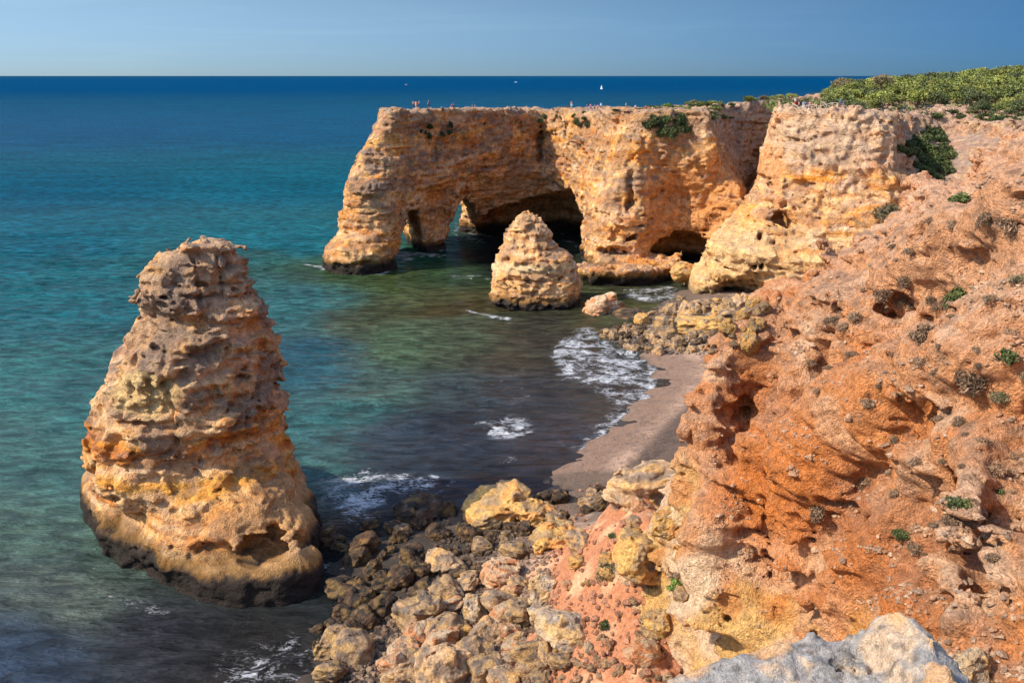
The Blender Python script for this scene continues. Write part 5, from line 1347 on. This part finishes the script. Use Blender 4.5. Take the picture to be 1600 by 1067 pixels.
hull(9, 2.9, 1.2, WHITE, mb); bm_obj('cabin', [(-2, -1.1, 1.2), (2, -.9, 1.3), (2, .9, 1.3), (-2, 1.1, 1.2), (-1.6, -1, 2.7), (.9, -.8, 2.7), (.9, .8, 2.7), (-1.6, 1, 2.7)], [(0, 1, 5, 4), (1, 2, 6, 5), (2, 3, 7, 6), (3, 0, 4, 7), (4, 5, 6, 7)], WHITE, mb); link('mast', tube_mesh('mast', [((-.3, 0, 2.7), (-.3, 0, 4.2), .05, .03)], WHITE, 6), mb)
g = G(635, 134, 0); fb = empty('fishing_boat', g, .1, 1.3); tag(fb, 'tiny fishing boat with a reddish hull left of the long wake', 'fishing boat')
hull(12, 3.8, 1.5, REDP, fb); bm_obj('wheelhouse', [(-3.5, -1.2, 1.4), (-.5, -1.2, 1.5), (-.5, 1.2, 1.5), (-3.5, 1.2, 1.4), (-3.3, -1.1, 4), (-.9, -1.1, 4), (-.9, 1.1, 4), (-3.3, 1.1, 4)], [(0, 1, 5, 4), (1, 2, 6, 5), (2, 3, 7, 6), (3, 0, 4, 7), (4, 5, 6, 7)], WHITE, fb); link('mast', tube_mesh('mast', [((2, 0, 1.4), (2, 0, 6.5), .08, .05)], WHITE, 6), fb)
log('boats')

# ---------------------------------------------------------------- sky, sun, camera
SUN_AZ, SUN_EL = -107.0, 41.0
w = bpy.data.worlds.new("World"); sc.world = w; w.use_nodes = True
wn = w.node_tree; sk = wn.nodes.new('ShaderNodeTexSky'); sk.sky_type = 'NISHITA'; sk.sun_disc = False
sk.sun_elevation = math.radians(SUN_EL); sk.sun_rotation = math.radians(SUN_AZ); sk.altitude = 2500
sk.air_density = .5; sk.dust_density = 2.0; sk.ozone_density = 6.0
tcw = wn.nodes.new('ShaderNodeTexCoord'); spx = wn.nodes.new('ShaderNodeSeparateXYZ'); wn.links.new(tcw.outputs['Generated'], spx.inputs[0])
wcl = mixc(wn, (.84, .72, .54), (.050, .155, .205), maprange(wn, spx.outputs['X'], -.6, .75))
wcl = mixc(wn, wcl, (4.9, 4.1, 3.2), maprange(wn, spx.outputs['Z'], .16, .6))  # sky overhead brightened and warmed, added fill for shaded rock
zf = maprange(wn, spx.outputs['Z'], -.01, .085, .78, 1.38); wsc = wn.nodes.new('ShaderNodeVectorMath'); wsc.operation = 'SCALE'; wn.links.new(wcl, wsc.inputs[0]); wn.links.new(zf, wsc.inputs['Scale']); wcl = wsc.outputs[0]
wcl = mixc(wn, wcl, mixc(wn, (1, 1.12, 1.28), (1, 1, .96), maprange(wn, spx.outputs['Z'], 0, .08)), 1.0, 'MULTIPLY')
cmp_ = wn.nodes.new('ShaderNodeMapping'); cmp_.inputs['Scale'].default_value = (1.6, 1.6, 26); cmp_.inputs['Rotation'].default_value = (0, .03, 0); wn.links.new(tcw.outputs['Generated'], cmp_.inputs[0])
wcl = mixc(wn, wcl, mixc(wn, wcl, (1.10, 1.07, 1.03), 1.0, 'MULTIPLY'), maprange(wn, noise(wn, cmp_.outputs[0], 1.5, 6, .6, .5), .48, .72))
wmul = wn.nodes.new('ShaderNodeVectorMath'); wmul.operation = 'MULTIPLY'; wn.links.new(sk.outputs[0], wmul.inputs[0]); wn.links.new(wcl, wmul.inputs[1])
wn.links.new(wmul.outputs[0], wn.nodes['Background'].inputs[0]); wn.nodes['Background'].inputs[1].default_value = .15
sl = bpy.data.lights.new('sun', 'SUN'); sl.energy = 4.7; sl.angle = math.radians(.53); sl.color = (1, .90, .74)
so = bpy.data.objects.new('sun', sl); col.objects.link(so)
az, el = math.radians(SUN_AZ), math.radians(SUN_EL)
sd = Vector((math.sin(az)*math.cos(el), math.cos(az)*math.cos(el), math.sin(el)))
so.rotation_euler = sd.to_track_quat('Z', 'Y').to_euler(); so.location = sd*300
cam = bpy.data.cameras.new('camera'); co = bpy.data.objects.new('camera', cam); col.objects.link(co)
cam.sensor_width = 36; cam.lens = FPX/1600*36; cam.clip_start = .5; cam.clip_end = 200000
co.location = (0, 0, CAMZ); co.rotation_euler = (math.pi/2-PITCH, 0, 0); sc.camera = co
sc.view_settings.view_transform = 'Standard'; sc.view_settings.look = 'None'; sc.view_settings.exposure = .44; sc.view_settings.gamma = 1
sc.cycles.max_bounces = 6; sc.cycles.use_denoising = True
log('done')
